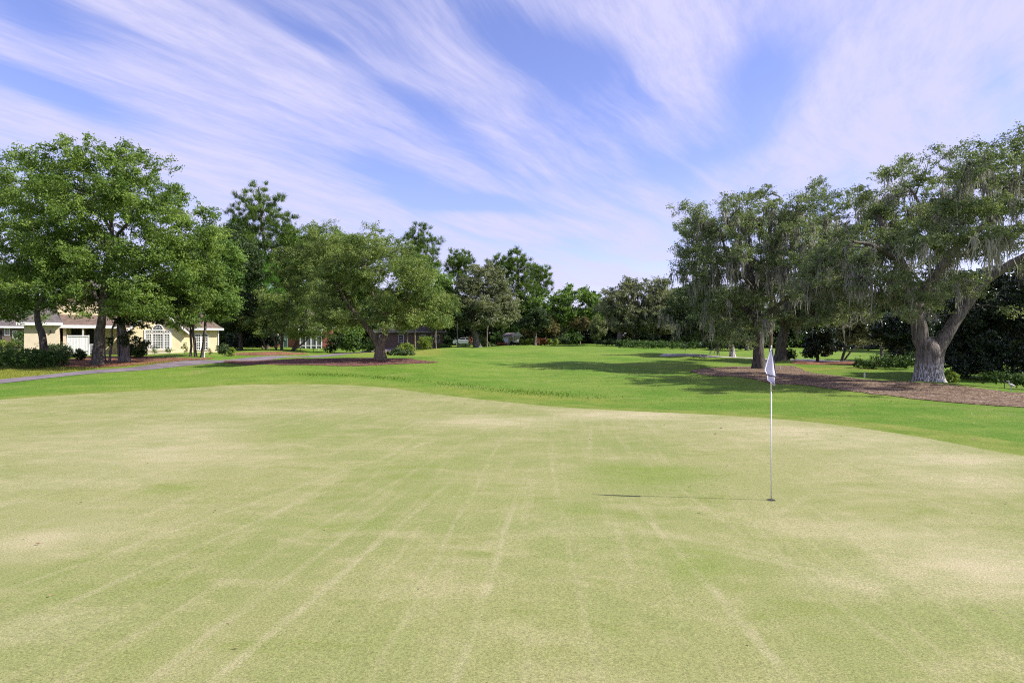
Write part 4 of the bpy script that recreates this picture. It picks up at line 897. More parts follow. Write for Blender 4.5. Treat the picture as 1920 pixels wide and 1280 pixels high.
# yellow house
H = House(296, 63.5, math.radians(31))
yh = H.root('yellow_house', 'pale yellow house with arched window in its gable and dark shingled roof', 'house')
uL, uR, ub = H.u(243), H.u(345), H.u(411)
ze = H.z(296, 618); zp = ze+(uR-uL)/2*.92
wm = MB(); wm.prism([(uL, -.4), (uR, -.4), (uR, ze), ((uL+uR)/2, zp), (uL, ze)], 0, 7.0); wm.build('wall', M_STUCCO, yh)
rf = MB(); um = (uL+uR)/2; oh = .45
for sgn in (-1, 1):
    e = um+sgn*((uR-uL)/2+oh); zz = ze-oh*.92
    pts = [(um, -.5, zp+.16), (e, -.5, zz+.16), (e, 7.2, zz+.16), (um, 7.2, zp+.16)]
    rf.slab(pts if sgn < 0 else pts[::-1], .14)
rf.build('roof', M_ROOF, yh)
tm = MB()
for sgn in (-1, 1):
    e = um+sgn*((uR-uL)/2+oh); zz = ze-oh*.92
    tm.prism([(um, zp+.165), (e, zz+.165), (e, zz-.08), (um, zp-.10)], -.56, -.502)
tm.build('gable_trim', M_WHITE, yh)
# right wing
wz = H.z(380, 617); MB().box(uR+.005, ub, .9, 7.0, -.4, wz).build('wall', M_STUCCO, yh)
m = MB(); m.slab([(uR-.6, .45, wz+.1), (ub+.45, .45, wz+.1), (ub-1.6, 4.0, wz+1.9), (uR-.6, 4.0, wz+1.9)], .1); m.slab([(ub+.45, .45, wz+.1), (ub+.45, 7.4, wz+.1), (ub-1.6, 4.0, wz+1.9)], .1)
m.slab([(ub+.45, 7.4, wz+.1), (uR-.6, 7.4, wz+.1), (uR-.6, 4.0, wz+1.9), (ub-1.6, 4.0, wz+1.9)], .1); m.build('roof', M_ROOFB, yh)
MB().box(uR+.46, ub+.5, .36, .44, wz-.10, wz+.12).build('fascia', M_WHITE, yh)
MB().box(ub-.012, ub+.06, .83, .898, -.3, wz-.11).build('downpipe', M_WHITE, yh)
# triple arched window
for (a, b) in ((274, 283.5), (308.5, 317.5)):
    window(H, yh, H.u(a), H.u(b), H.z(296, 653), H.z(296, 626.5), -.02, 3, 6, mid=3); window(H, yh, H.u(a), H.u(b), H.z(296, 623), H.z(296, 620), -.02, 3, 1, M_GLASSD, .05)
window(H, yh, H.u(287), H.u(305), H.z(296, 653), H.z(296, 626.5), -.02, 4, 6, mid=3); window(H, yh, H.u(287), H.u(305), H.z(296, 623), H.z(296, 620), -.02, 4, 1, M_GLASSD, .05)
ca, za = H.u(296), H.z(296, 617.5); Ra = H.u(305)-ca
fan = MB(); n = 14
for k in range(n):
    a0, a1 = math.pi*k/n, math.pi*(k+1)/n
    fan.prism([(ca+Ra*math.cos(a0), za+Ra*math.sin(a0)), (ca+(Ra+.1)*math.cos(a0), za+(Ra+.1)*math.sin(a0)), (ca+(Ra+.1)*math.cos(a1), za+(Ra+.1)*math.sin(a1)), (ca+Ra*math.cos(a1), za+Ra*math.sin(a1))], -.09, .03)
for k in range(1, 6):
    a0 = math.pi*k/6; dx, dz = math.cos(a0), math.sin(a0); px_, pz_ = -dz*.02, dx*.02
    fan.prism([(ca+.16*dx-px_, za+.16*dz-pz_), (ca+Ra*dx-px_, za+Ra*dz-pz_), (ca+Ra*dx+px_, za+Ra*dz+pz_), (ca+.16*dx+px_, za+.16*dz+pz_)], -.05, .0)
fan.box(ca-Ra-.1, ca+Ra+.1, -.095, .032, za-.08, za)
fw = fan.build('arched_window', M_WHITE, yh)
MB().prism([(ca+Ra*math.cos(math.pi*k/20), za+Ra*math.sin(math.pi*k/20)) for k in range(21)], -.018, -.006).build('pane', M_GLASSD, fw)
sb = MB(); sb.box(H.u(271), H.u(320.5), -.16, -.001, H.z(296, 658), H.z(296, 654.6)); sb.box(H.u(270), H.u(321.5), -.1, -.002, -.05, H.z(296, 658.2)); sb.build('sill', M_STUCCO2, yh)
for q in (270.4, 319.2): MB().box(H.u(q), H.u(q+2.2), -.07, -.001, H.z(296, 654.5), H.z(296, 618)).build('window_surround', M_WHITE, yh)
for (a, b) in ((366, 375), (378.5, 389)): window(H, yh, H.u(a, .9), H.u(b, .9), H.z(377, 655, .9), H.z(377, 627, .9), .88, 3, 6, mid=3, fr_=.08)
# middle block with porch
pl, pr = H.u(112), H.u(243); zpch = H.z(150, 612)
MB().box(pl+.006, pr-.006, 2.2, 8.0, -.4, zpch).build('wall', M_STUCCO, yh)
MB().box(H.u(134, 2.2), H.u(153, 2.2), 2.12, 2.19, .4, H.z(145, 617, 2.2)).build('porch_shade_panel', M_DARK, yh)  # solid dark panels on the wall, coloured as the shade inside the porch
MB().box(H.u(160, 2.2), H.u(176, 2.2), 2.12, 2.19, .1, H.z(165, 617, 2.2)).build('porch_shade_panel', M_DARK, yh)
m = MB(); zt = zpch+1.35; m.slab([(pl-.4, -.35, zpch+.12), (pr+.2, -.35, zpch+.12), (pr+.2, 3.4, zt), (pl-.4, 3.4, zt)], .12); m.slab([(pr+.2, 8.4, zpch+.12), (pl-.4, 8.4, zpch+.12), (pl-.4, 3.4, zt), (pr+.2, 3.4, zt)], .12); m.build('roof', M_ROOFB, yh)
MB().box(pl-.42, pr-.3, -.43, -.36, zpch-.16, zpch+.13).build('fascia', M_WHITE, yh)
MB().box(H.u(155), H.u(157), -.3, -.18, -.2, zpch-.02).build('porch_column', M_WHITE, yh)
MB().box(H.u(118), H.u(124), .1, 2.1, -.3, zpch-.03).build('porch_wall', M_STUCCO2, yh)
# upper storey
u0, u1 = H.u(98), H.u(222); zu0, zu1 = zt-1.0, H.z(150, 553)
MB().box(u0, u1, 3.0, 7.6, zu0, zu1).build('wall', M_STUCCO, yh)
hip([(u0-.5, 2.5, zu1+.1), (u1+.5, 2.5, zu1+.1), (u1+.5, 8.1, zu1+.1), (u0-.5, 8.1, zu1+.1)], [(u0+2.2, 5.3, zu1+1.9), (u1-2.2, 5.3, zu1+1.9)], 'roof', M_ROOF, yh)
window(H, yh, H.u(201, 3.0), H.u(210, 3.0), H.z(204, 594, 3.0), H.z(204, 574, 3.0), 2.98, 2, 4, mid=2)
# garage block
g0, g1 = H.u(47), H.u(112); zg = H.z(80, 607)
MB().box(g0, g1, -.6, 6.0, -.6, zg).build('wall', M_STUCCO2, yh)
hip([(g0-.5, -1.05, zg+.1), (g1+.3, -1.05, zg+.1), (g1+.3, 6.4, zg+.1), (g0-.5, 6.4, zg+.1)], [(g0+2.0, 2.7, zg+2.0), (g1-1.0, 2.7, zg+2.0)], 'roof', M_ROOF, yh)
MB().box(g0-.52, g1+.32, -1.13, -1.06, zg-.16, zg+.1).build('fascia', M_WHITE, yh)
wl = MB(); wl.box(H.u(93.5, -.6), H.u(95.5, -.6), -.74, -.605, H.z(95, 625, -.6), H.z(95, 619, -.6)); wl.build('wall_lamp', M_DARK, yh)
# privacy panel
pn = H.root('privacy_panel', 'white boarded privacy panel in front of the porch', 'fence panel'); pn.location = (pn.location[0], pn.location[1], pn.location[2])
m = MB(); a, b = H.u(127, -1.2), H.u(166, -1.2); zt_ = H.z(146, 629, -1.2)
nb = 14
for k in range(nb): m.box(a+(b-a)*k/nb+.008, a+(b-a)*(k+1)/nb-.008, -1.24, -1.2, -.3, zt_-.08)
m.build('boards', M_WHITE, pn)
m = MB(); m.box(a-.06, a, -1.28, -1.16, -.3, zt_+.05); m.box(b, b+.06, -1.28, -1.16, -.3, zt_+.05); m.box(a-.06, b+.06, -1.3, -1.14, zt_-.078, zt_+.02); m.build('frame', M_WHITE, pn)
# low white railing by the porch
rl = H.root('porch_railing', 'short white railing between the privacy panel and big tree trunk', 'railing')
m = MB(); a, b = H.u(167.2, -.9), H.u(176, -.9); z0 = H.z(170, 645, -.9); m.box(a, b, -.94, -.88, z0-.06, z0); m.box(a, a+.06, -.945, -.875, -.2, z0-.06); m.box(b-.06, b, -.945, -.875, -.2, z0-.06)
for k in range(1, 5): x = a+(b-a)*k/5; m.box(x-.012, x+.012, -.925, -.90, .1, z0-.06)
m.build('rails', M_WHITE, rl)

# neighbour house at far left
H = House(10, 76, math.radians(25)); nh = H.root('neighbour_house', 'grey neighbour house with white framed window at far left edge', 'house')
a, b, zt = H.u(-60), H.u(46), H.z(10, 613)
MB().box(a, b, 0, 7, -.5, zt).build('wall', M_BRICKG, nh)
hip([(a-.5, -.5, zt+.1), (b+.5, -.5, zt+.1), (b+.5, 7.5, zt+.1), (a-.5, 7.5, zt+.1)], [(a+3, 3.5, zt+2.2), (b-3, 3.5, zt+2.2)], 'roof', M_ROOF, nh)
MB().box(a-.5, b+.5, -.58, -.51, zt-.12, zt+.1).build('fascia', M_WHITE, nh)
window(H, nh, H.u(25), H.u(31), H.z(28, 634), H.z(28, 621), -.02, 2, 4, M_GLASSD); window(H, nh, H.u(10), H.u(17), H.z(12, 628), H.z(12, 616), -.02, 2, 3, M_GLASS)
MB().box(H.u(-20), H.u(4), -.06, -.01, -.3, H.z(-5, 620)).build('garage_door', M_DARK, nh)

# brick house with sunroom
H = House(560, 90, math.radians(14)); bh = H.root('brick_house', 'red brick house with white framed sunroom behind the crooked grey tree', 'house')
a, b, zt = H.u(495), H.u(622), H.z(560, 612)
MB().box(a, b, .8, 9, -.5, zt).build('wall', M_BRICK, bh)
hip([(a-.5, .3, zt+.1), (b+.5, .3, zt+.1), (b+.5, 9.5, zt+.1), (a-.5, 9.5, zt+.1)], [(a+3.5, 4.8, zt+2.6), (b-3.5, 4.8, zt+2.6)], 'roof', M_ROOF, bh)
MB().box(a-.5, b+.5, .22, .29, zt-.16, zt+.1).build('fascia', M_WHITE, bh)
s0, s1 = H.u(563), H.u(603); zs = H.z(580, 621)
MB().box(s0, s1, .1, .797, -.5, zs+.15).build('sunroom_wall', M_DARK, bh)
m = MB(); n = 4
for k in range(n+1): x = s0+(s1-s0)*k/n; m.box(x-.07, x+.07, -.03, .098, -.3, zs+.1)
for zz in (.35, zs*.68, zs+.1): m.box(s0-.07, s1+.07, -.02, .09, zz-.05, zz+.05)
fr2 = m.build('sunroom_frame', M_WHITE, bh)
MB().box(s0, s1, .06, .085, -.2, zs+.1).build('pane', glass_mat('sunroom_glass', (.10, .11, .115)), fr2)
m = MB(); m.slab([(s0-.3, -.3, zs+.2), (s1+.3, -.3, zs+.2), (s1+.3, .9, zs+.5), (s0-.3, .9, zs+.5)], .08); m.build('sunroom_roof', M_WHITE, bh)
window(H, bh, H.u(517), H.u(527), H.z(520, 641), H.z(520, 621), .78, 2, 4)
window(H, bh, H.u(501), H.u(506), H.z(503, 641), H.z(503, 624), .78, 2, 4)
dr = MB().box(H.u(531), H.u(537), .72, .79, 0, H.z(534, 621)).build('door', M_TEAL, bh)
MB().box(H.u(531)+.1, H.u(531)+.16, .66, .719, .95, 1.08).build('handle', M_DARK, dr)
m = MB(); m.box(H.u(529.5), H.u(530.9), .70, .797, 0, H.z(534, 620)); m.box(H.u(537.1), H.u(539), .70, .797, 0, H.z(534, 620)); m.build('door_frame', M_WHITE, bh)
# low grey-brown house
H = House(770, 98, math.radians(8)); lh = H.root('low_brick_house', 'low grey brown brick house in shade behind the spreading oak', 'house')
a, b, zt = H.u(700), H.u(830), H.z(770, 622)
MB().box(a, b, 0, 8, -.5, zt).build('wall', M_BRICKG, lh)
hip([(a-.6, -.6, zt+.1), (b+.6, -.6, zt+.1), (b+.6, 8.6, zt+.1), (a-.6, 8.6, zt+.1)], [(a+4, 4, zt+1.6), (b-4, 4, zt+1.6)], 'roof', M_ROOF, lh)
MB().box(a-.6, b+.6, -.68, -.61, zt-.14, zt+.1).build('fascia', plain('grey_fascia', (.30, .28, .29), .7), lh)
for q in (712, 748, 790, 815): window(H, lh, H.u(q), H.u(q+8), .9, zt-.5, -.02, 2, 3, M_GLASSD)
# garden pavilion
H = House(960, 108, math.radians(6)); gz = H.root('garden_pavilion', 'small white pavilion with front gable and dark roof across the fairway', 'pavilion')
a, b, c0, zt, zpk = H.u(945), H.u(978), H.u(962), H.z(960, 632), H.z(970, 623.5)
m = MB(); m.box(a, H.u(951.5), 0, 2.6, -.3, zt); m.box(a+.01, b-.01, 2.5, 2.62, -.3, zt); m.build('wall', plain('pavilion_white', (.62, .62, .66), .6), gz)
MB().box(a-.1, b+.1, -.1, 2.8, -.4, 0).build('floor', plain('pavilion_floor', (.4, .38, .36), .8), gz)
for q in (951.7, 962, 967, 973.5): MB().box(H.u(q)+.0, H.u(q)+.13, -.02, .12, 0, zt).build('post', M_WHITE, gz)
MB().box(H.u(952), b+.05, -.04, .14, zt+.002, zt+.2).build('beam', M_WHITE, gz)
m = MB(); m.slab([(a-.2, -.25, zt+.2), (b+.2, -.25, zt+.2), (b-.2, 1.4, zpk), (a+.6, 1.4, zpk)], .08); m.slab([(b+.2, 3.0, zt+.2), (a-.2, 3.0, zt+.2), (a+.6, 1.4, zpk), (b-.2, 1.4, zpk)], .08); m.slab([(a-.2, 3.0, zt+.2), (a-.2, -.25, zt+.2), (a+.6, 1.4, zpk)], .08); m.slab([(b+.2, -.25, zt+.2), (b+.2, 3.0, zt+.2), (b-.2, 1.4, zpk)], .08)
for sgn in (-1, 1):
    gm = (H.u(962)+b+.1)/2; hw = (b+.25-H.u(962))/2+.15
    pts = [(gm, -.45, zpk+.12), (gm+sgn*hw, -.45, zt+.14), (gm+sgn*hw, 1.3, zt+.14), (gm, 1.3, zpk+.12)]
    m.slab(pts if sgn < 0 else pts[::-1], .07)
m.build('roof', M_ROOF, gz)
m = MB(); m.prism([(gm-hw+.1, zt+.205), (gm+hw-.1, zt+.205), (gm, zpk+.03)], -.38, -.30); m.prism([(gm-hw, zt+.13), (gm-hw, zt+.03), (gm, zpk+.02), (gm+hw, zt+.03), (gm+hw, zt+.13), (gm, zpk+.125)], -.52, -.46); m.build('gable', M_WHITE, gz)

# white car, half hidden
cp = P(872, 645, 118); cz_ = tz(cp[0], cp[1])
car = empty('parked_car', (cp[0], cp[1], cz_), math.radians(-8), 'white parked car half hidden behind trunks left of red shrub', 'car')
M_CAR = plain('white_car_paint', (.78, .78, .80), .25, .02, 1.0, .5); M_RUB = plain('tyre_rubber', (.02, .02, .02), .9)
m = MB(); m.prism([(-2.15,.35),(-2.2,.75),(-2.05,.98),(-1.1,1.05),(2.0,1.0),(2.2,.8),(2.18,.38)], -.88, .88); m.build('body', M_CAR, car, bevel=.05)
m = MB(); m.prism([(-1.35,1.03),(-.65,1.50),(1.0,1.52),(1.85,1.0)], -.74, .74); cb = m.build('cabin', M_CAR, car, bevel=.05)
m = MB(); m.prism([(-1.12,1.10),(-.58,1.43),(.15,1.45),(.15,1.10)], -.752, .752); m.build('window', M_GLASSD, cb)
m = MB(); m.prism([(.25,1.10),(.25,1.45),(.95,1.45),(1.45,1.10)], -.752, .752); m.build('window', M_GLASSD, cb)
for wx in (-1.35, 1.4):
    for wy in (-.80, .80):
        w_ = MB().tube((wx, wy-.1, .33), (wx, wy+.1, .33), .33, n=18).build('wheel', M_RUB, car); MB().tube((wx, wy-.115, .33), (wx, wy+.115, .33), .2, n=14).build('rim', M_WHITE, w_)
for wy in (-.62, .62): MB().box(-2.235, -2.18, wy-.17, wy+.17, .68, .84).build('headlight', M_GLASS, car, bevel=.02)

# ---------------------------------------------------------------- flagstick
fp = gp(1446, 938); fz = tz(*fp)+.013
fs = empty('flagstick', (fp[0], fp[1], fz), 0, 'white golf flagstick standing in the hole with limp lavender white flag', 'golf flag')
M_POLE = plain('white_fibreglass', (.66, .67, .66), .35, .05, 3.0, .4)
k = fp[1]/F; Lp = (938-648)*k
m = MB(); m.tube((0,0,-.02), (0,0,.70*Lp), .0078, .0092, 14); m.tube((0,0,.70*Lp), (0,0,.975*Lp), .0112, .0112, 14); m.tube((0,0,.975*Lp), (0,0,Lp), .009, .006, 12)
m.build('pole', M_POLE, fs, smooth=True)
# flag cloth: grid of folds hanging below the top of the stick
def fxy(px, py): return ((px-1446)*k, (938-py)*k)
rows = []
left = [(1443.6,655),(1441.5,662),(1438.5,671),(1435,681),(1430.8,694),(1433,698),(1436,702.5),(1436,712.5),(1443,718),(1449,723)]
mid_ = [(1444.6,655),(1444.0,663),(1443.2,672),(1442.2,682),(1440.5,694),(1441.5,699),(1443,705),(1445,710.5),(1448,716),(1450,723.3)]
rgt = [(1446.6,655.5),(1447.6,663),(1448.9,672),(1450.2,682),(1451.8,694),(1452.6,699),(1453.8,706.5),(1451.6,708.5),(1450.8,714),(1450.7,722.6)]
V = []; nu = 9
for i, (l, c_, r_) in enumerate(zip(left, mid_, rgt)):
    for j in range(nu):
        t = j/(nu-1)*2
        a_, b_, tt = (l, c_, t) if t <= 1 else (c_, r_, t-1)
        x, z = fxy(a_[0]+(b_[0]-a_[0])*tt, a_[1]+(b_[1]-a_[1])*tt)
        h = i/9
        y = -.016-.030*h*math.cos(j/(nu-1)*math.pi*2.6+.4*h)-.02*h
        V.append((x, y, z))
V = np.array(V); idx = np.arange(len(V)).reshape(10, nu)
Q = np.stack([idx[:-1,:-1], idx[1:,:-1], idx[1:,1:], idx[:-1,1:]], -1).reshape(-1, 4)
mf, t, out = new_mat('flag_cloth'); co = t.n('ShaderNodeTexCoord').outputs['Object']
cc = t.mix(t.mapr(t.noise(co, 9, 3), .3, .7), (.60, .57, .72), (.70, .67, .82)); pb = principled(t, out, cc, .85, .1)
fl = mesh_np('flag', V, Q, mf, fs, smooth=True); sm = fl.modifiers.new('thick', 'SOLIDIFY'); sm.thickness = .003
M_TRIM = plain('flag_trim', (.055, .05, .075), .8)
m = MB()
R_ = [V[i*nu+nu-1] for i in range(10)]
for i in range(6): m.tube(R_[i], R_[i+1], .0085, .0085, 6)
Lr = [V[6*nu+j] for j in range(nu)]
for j in range(nu-1): m.tube(Lr[j], Lr[j+1], .008, .008, 6)
for i in range(7, 9): m.tube(R_[i], R_[i+1], .005, .005, 6)
m.build('trim', M_TRIM, fl)
cup = empty('golf_hole', (fp[0], fp[1], tz(*fp)+.0125), 0, 'round golf hole with dark rim at foot of flagstick', 'hole')
me = bmesh.new(); bmesh.ops.create_circle(me, cap_ends=True, radius=.054, segments=28)
mm = bpy.data.meshes.new('hole_shade_disc'); me.to_mesh(mm); me.free(); mm.materials.append(M_DARK); o = bpy.data.objects.new('hole_shade_disc', mm); COL.objects.link(o); o.parent = cup; o.location = (0, 0, .002)  # flat dark disc on the turf; shade down the hole is its colour
m = MB(); n = 28
for q in range(n):
    a0, a1 = 2*math.pi*q/n, 2*math.pi*(q+1)/n
    m.slab([(.054*math.cos(a0), .054*math.sin(a0), .006), (.062*math.cos(a0), .062*math.sin(a0), .004), (.062*math.cos(a1), .062*math.sin(a1), .004), (.054*math.cos(a1), .054*math.sin(a1), .006)], .003)
m.build('rim', plain('hole_rim', (.16, .14, .10), .9), cup)

# ---------------------------------------------------------------- stakes, lamps, ornament
def stake(px, d, h, lab):
    x = (px-CX)/F*d; z = tz(x, d); o = empty('marker_stake', (x, d, z), 0, lab, 'stake', 'white marker stakes')
    MB().box(-.035, .035, -.035, .035, -.1, h).build('post', M_WHITE, o, bevel=.006); MB().prism([(-.035, h+.001), (.035, h+.001), (0, h+.05)], -.035, .035).build('tip', M_WHITE, o)
stake(383, 54, .42, 'white marker stake beside the slender triple tree'); stake(597.5, 82, .30, 'white marker stake in front of brick house sunroom')
stake(1463, 45, .22, 'white marker stake by the black oak trunk'); stake(1621, 37.5, .26, 'white marker stake on lawn edge left of great oak')
for px, d, lab in ((563, 74, 'black garden path lamp at edge of orange pine straw'), (588, 76, 'black garden path lamp on the lawn near sunroom')):
    x = (px-CX)/F*d; o = empty('path_lamp', (x, d, tz(x, d)), 0, lab, 'garden lamp', 'black garden lamps')
    MB().tube((0,0,-.1), (0,0,.5), .03, n=8).build('post', M_DARK, o); MB().tube((0,0,.5), (0,0,.62), .14, .03, 12).build('lamp_shade', M_DARK, o)
d = 27.6; x = (1894-CX)/F*d; o = empty('lawn_ornament', (x, d, tz(x, d)), math.radians(0), 'pale wading bird shaped lawn ornament by bushes at right edge', 'ornament')
M_ORN = plain('weathered_white', (.50, .50, .47), .7, .15)
bm = bmesh.new(); chain = [((-.10,0,.47),.02),((-.07,0,.50),.025),((-.05,0,.45),.02),((-.06,0,.38),.02),((-.02,0,.33),.05),((.06,0,.30),.075),((.15,0,.27),.06),((.24,0,.23),.02)]
vs = [bm.verts.new(p) for p, _ in chain]
for a_, b_ in zip(vs, vs[1:]): bm.edges.new((a_, b_))
me = bpy.data.meshes.new('body'); bm.to_mesh(me); bm.free(); me.materials.append(M_ORN); ob = bpy.data.objects.new('body', me); COL.objects.link(ob); ob.parent = o
md = ob.modifiers.new('skin', 'SKIN')
for i, (_, r_) in enumerate(chain): me.skin_vertices[0].data[i].radius = (r_, r_*.8)
ob.modifiers.new('sub', 'SUBSURF').levels = 2
MB().tube((-.10,0,.475), (-.19,0,.455), .012, .003, 6).build('beak', M_ORN, o)
for yy in (-.03, .03): MB().tube((.05,yy,-.03), (.05,yy,.26), .008, .008, 6).build('leg', M_ORN, o)

# ---------------------------------------------------------------- grass tufts where the mowing stops, leaf litter
def tufts(n, where, hmin, hmax, w, name, label, mat):
    r = np.random.default_rng(3); P_ = where(r, n); z = terrain(P_[:, 0], P_[:, 1])
    n = len(P_); h = r.uniform(hmin, hmax, n); a = r.uniform(0, 6.28, n); lean = r.normal(0, .35, (n, 2))*h[:, None]
    b = np.c_[P_, z]; s = np.c_[np.cos(a), np.sin(a), 0*a]*w*.5
    tip = b+np.c_[lean, h]
    V = np.stack([b-s, b+s, tip], 1).reshape(-1, 3)
    o = mesh_np(name, V, None, mat, T=np.arange(n*3).reshape(-1, 3), tint=np.repeat(r.random(n), 3))
    return tag(o, label, 'grass', kind='stuff')
LF['grass'] = leaf_mat('grass_blade', (.070, .170, .012), (.190, .270, .040), .3)
LF['ygrass'] = leaf_mat('verge_blade', (.150, .210, .025), (.330, .310, .060), .3)
rid = np.array([ground_at(*p) for p in ((560,703),(640,703),(700,707),(760,712),(830,718),(900,727),(960,733),(1050,741),(1150,748))])
def ridge(r, n):
    t = r.uniform(0, len(rid)-1.001, n); i = t.astype(int); p = rid[i]+(rid[i+1]-rid[i])*(t-i)[:, None]
    return (p+np.c_[r.normal(0, .6, n), r.normal(0, .45, n)])[r.random(n) < .25+.75*(np.sin(p[:, 0]*1.7)+np.sin(p[:, 0]*.6+1) > .2)]
tufts(4200, ridge, .04, .11, .03, 'grass', 'ragged line of longer grass along the ridge behind the green', LF['grass'])
vp = np.array(verge)
def vrg(r, n):
    lo, hi = vp.min(0)-1, vp.max(0)+1; q = r.uniform(lo, hi, (n*3, 2)); return q[inpoly_soft(q[:, 0], q[:, 1], vp, .6) > .5][:n]
tufts(26000, vrg, .03, .09, .03, 'grass', 'yellow green rough grass verge beside cart path', LF['ygrass'])
def litter(r, n):
    q = r.uniform([-10, 24], [22, 60], (n, 2)); return q
def litter_mesh():
    r = np.random.default_rng(9); n = 2200
    c = np.concatenate([np.c_[r.normal(13, 6, n), r.normal(33, 7, n)], np.c_[r.normal(-9, 3.5, 700), r.normal(43, 4, 700)], np.c_[r.uniform(-18, 9, 260), r.uniform(4, 27, 260)]])
    nrm = unit(rand_dirs(r, len(c))*.5+np.array([0, 0, 1.])); t = unit(np.cross(nrm, rand_dirs(r, len(c)))); s = np.cross(nrm, t)
    L = r.uniform(.02, .05, (len(c), 1)); L[-260:] *= .55; z = terrain(c[:, 0], c[:, 1])+.032
    p = np.c_[c, z]; V = np.stack([p-t*L, p-s*L*.5, p+t*L, p+s*L*.5], 1).reshape(-1, 3)
    tag(mesh_np('leaf_litter', V, np.arange(len(c)*4).reshape(-1, 4), leaf_mat('dry_leaf', (.10, .055, .03), (.36, .27, .15), .1), tint=np.repeat(r.random(len(c)), 4)), 'scattered dry fallen leaves on mulch and grass', 'leaves', kind='stuff')
litter_mesh()

# ---------------------------------------------------------------- sky, sun, camera
W = bpy.data.worlds.new('World'); C.world = W; W.use_nodes = True
W.cycles.sampling_method = 'MANUAL'; W.cycles.sample_map_resolution = 256
t = NT(W.node_tree); t.N.clear()
wo = t.n('ShaderNodeOutputWorld'); bg = t.n('ShaderNodeBackground'); t.L.new(bg.outputs[0], wo.inputs[0])
sky = t.n('ShaderNodeTexSky'); sky.sky_type = 'NISHITA'; sky.sun_disc = False
sky.sun_elevation = math.radians(SUN_EL); sky.sun_rotation = math.radians(SUN_AZ); sky.air_density = 1.0; sky.dust_density = .6; sky.ozone_density = 2.5
co = t.n('ShaderNodeTexCoord').outputs['Generated']
xyz = t.n('ShaderNodeSeparateXYZ', i_0=co); X, Y, Z = xyz.outputs
az = t.m('ARCTAN2', X, Y); el = t.m('ARCSINE', Z)
ae = t.n('ShaderNodeCombineXYZ', i_0=az, i_1=el).outputs[0]
# cirrus on a high flat layer: position on the layer, streaked along two winds
zz = t.m('ADD', t.m('MAXIMUM', Z, 0.0), .10)
pl = t.n('ShaderNodeCombineXYZ', i_0=t.m('DIVIDE', X, zz), i_1=t.m('DIVIDE', Y, zz)).outputs[0]
wv = t.n('ShaderNodeTexNoise', i_Vector=pl); wv.inputs['Scale'].default_value = .55; wv.inputs['Detail'].default_value = 3
wsc = t.n('ShaderNodeVectorMath', operation='SCALE', i_0=t.n('ShaderNodeVectorMath', operation='SUBTRACT', i_0=wv.outputs['Color'], i_1=(.5, .5, .5)).outputs[0]); wsc.inputs['Scale'].default_value = .55
plw = t.n('ShaderNodeVectorMath', operation='ADD', i_0=pl, i_1=wsc.outputs[0]).outputs[0]
def streaks(ang, sc_a, sc_b, scale, det, off, ro=.62):
    v = t.mapping(t.mapping(plw, rot=(0, 0, math.radians(ang))), loc=off, scale=(sc_b, sc_a, 1)); return t.noise(v, scale, det, ro, .15)
sA = t.m('ADD', t.m('MULTIPLY', streaks(38, .45, 1.5, .9, 7, (3, 1, 0)), .5), t.m('MULTIPLY', streaks(33, .35, 3.4, 1.1, 9, (8, 2, 0), .7), .5))
sB = t.m('ADD', t.m('MULTIPLY', streaks(10, .5, 1.4, .9, 7, (5, 7, 0)), .5), t.m('MULTIPLY', streaks(4, .4, 3.0, 1.1, 9, (1, 9, 0), .7), .5))
fan = t.mapr(t.m('ADD', az, t.m('MULTIPLY', el, -.25)), .12, .5)
base = t.m('ADD', t.m('MULTIPLY', sA, t.m('SUBTRACT', 1.0, fan)), t.m('MULTIPLY', sB, fan))
base = t.m('MULTIPLY_ADD', t.m('SUBTRACT', base, .5), 1.7, .54)
# clear gaps and thick bands where the photograph has them, as directions in the sky
aew = t.n('ShaderNodeVectorMath', operation='SCALE', i_0=t.n('ShaderNodeVectorMath', operation='SUBTRACT', i_0=wv.outputs['Color'], i_1=(.5, .5, .5)).outputs[0]); aew.inputs['Scale'].default_value = .16
aev = t.n('ShaderNodeVectorMath', operation='ADD', i_0=ae, i_1=aew.outputs[0]).outputs[0]
def angles(px, py):
    a = math.atan((px-CX)/F); return a, math.atan((HY-py)/F*math.cos(a))
def patch(px, py, rx, ry, slope, amp):
    a, e = angles(px, py); a2, e2 = angles(px+rx, py); b2, f2 = angles(px, py-ry)
    v = t.mapping(aev, loc=(a, e, 0), rot=(0, 0, -math.atan(slope)), scale=(abs(a2-a), abs(f2-e), 1), typ='TEXTURE')
    g_ = t.n('ShaderNodeTexGradient', gradient_type='QUADRATIC_SPHERE', i_0=v).outputs['Fac']
    return t.m('MULTIPLY', g_, amp)
tot = base
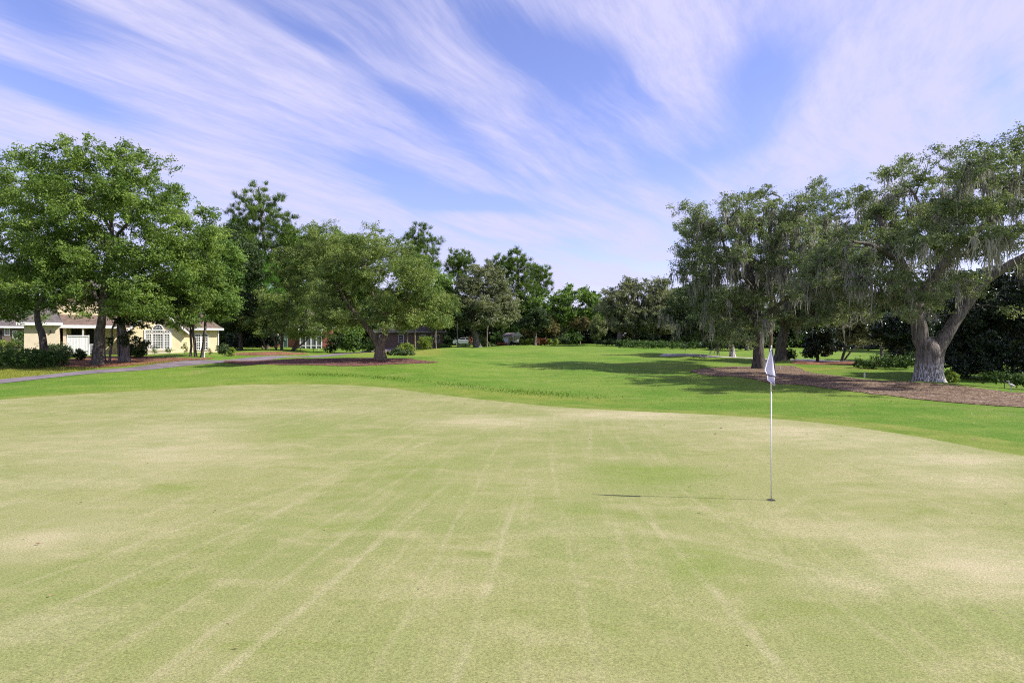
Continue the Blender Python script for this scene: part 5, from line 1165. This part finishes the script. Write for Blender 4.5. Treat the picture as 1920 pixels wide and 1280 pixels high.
for p in ((770,340,360,70,.27,-.62),(900,370,240,36,.22,-.35),(1440,150,210,180,-.35,-.50),(1080,130,330,110,.5,-.40),(70,50,240,110,.2,-.30),(110,195,330,60,.2,-.42),(1100,468,150,26,.05,-.40),(1330,290,420,90,-.15,-.30),(1890,170,130,170,-.6,-.22),(820,250,360,50,.3,-.22),(560,70,400,60,.25,-.16),(1240,480,120,24,0,-.25),
          (450,140,520,70,.30,.22),(820,190,420,45,.42,.20),(980,420,700,50,.18,.18),(350,330,600,110,.15,.22),(1650,260,160,360,-1.6,.22),(1250,50,420,90,.4,.16),(1500,300,120,90,0,.16),(1750,60,250,120,-.3,.14),(960,560,1300,110,0,.10)):
    tot = t.m('ADD', tot, patch(*p))
cov = t.mapr(tot, .25, .70, 0, 1)
wisp = t.noise(t.mapping(t.mapping(plw, rot=(0, 0, math.radians(30))), scale=(3.4, .8, 1)), 3.0, 9, .72)
cov = t.m('MULTIPLY', cov, t.mapr(wisp, .32, .62, .62, 1.0), clamp=True)
skc = t.mix(1.0, sky.outputs[0], (SKY_R, SKY_G, SKY_B), 'MULTIPLY')
cl = t.n('ShaderNodeRGB'); cl.outputs[0].default_value = (*CLOUD, 1)
t.put(bg.inputs[0], t.mix(t.m('MULTIPLY', cov, .92), skc, cl.outputs[0])); bg.inputs[1].default_value = .096
sun = bpy.data.lights.new('Sun', 'SUN'); sun.energy = 4.6; sun.angle = math.radians(.53); sun.color = (1, .955, .87)
so = bpy.data.objects.new('Sun', sun); COL.objects.link(so)
a, e = math.radians(SUN_AZ), math.radians(SUN_EL)
so.rotation_euler = Vector((math.sin(a)*math.cos(e), math.cos(a)*math.cos(e), math.sin(e))).to_track_quat('Z', 'Y').to_euler(); so.location = (30, -10, 40)
cam = bpy.data.cameras.new('Camera'); cam.lens = 22; cam.sensor_width = 36; cam.clip_end = 8000; cam.clip_start = .05
cmo = bpy.data.objects.new('Camera', cam); COL.objects.link(cmo); cmo.location = (0, 0, CZ); cmo.rotation_euler = (math.radians(90), 0, 0); C.camera = cmo
vs_ = C.view_settings; C.display_settings.display_device = 'sRGB'; vs_.view_transform = 'Standard'; vs_.look = 'None'; vs_.exposure = EXPO; vs_.gamma = 1
C.render.engine = 'CYCLES'; cy = C.cycles; cy.max_bounces = 5; cy.diffuse_bounces = 3; cy.glossy_bounces = 2; cy.transmission_bounces = 4; cy.use_denoising = False; cy.sample_clamp_indirect = 6
cy.filter_width = 1.1; cy.use_adaptive_sampling = True; cy.adaptive_threshold = .02
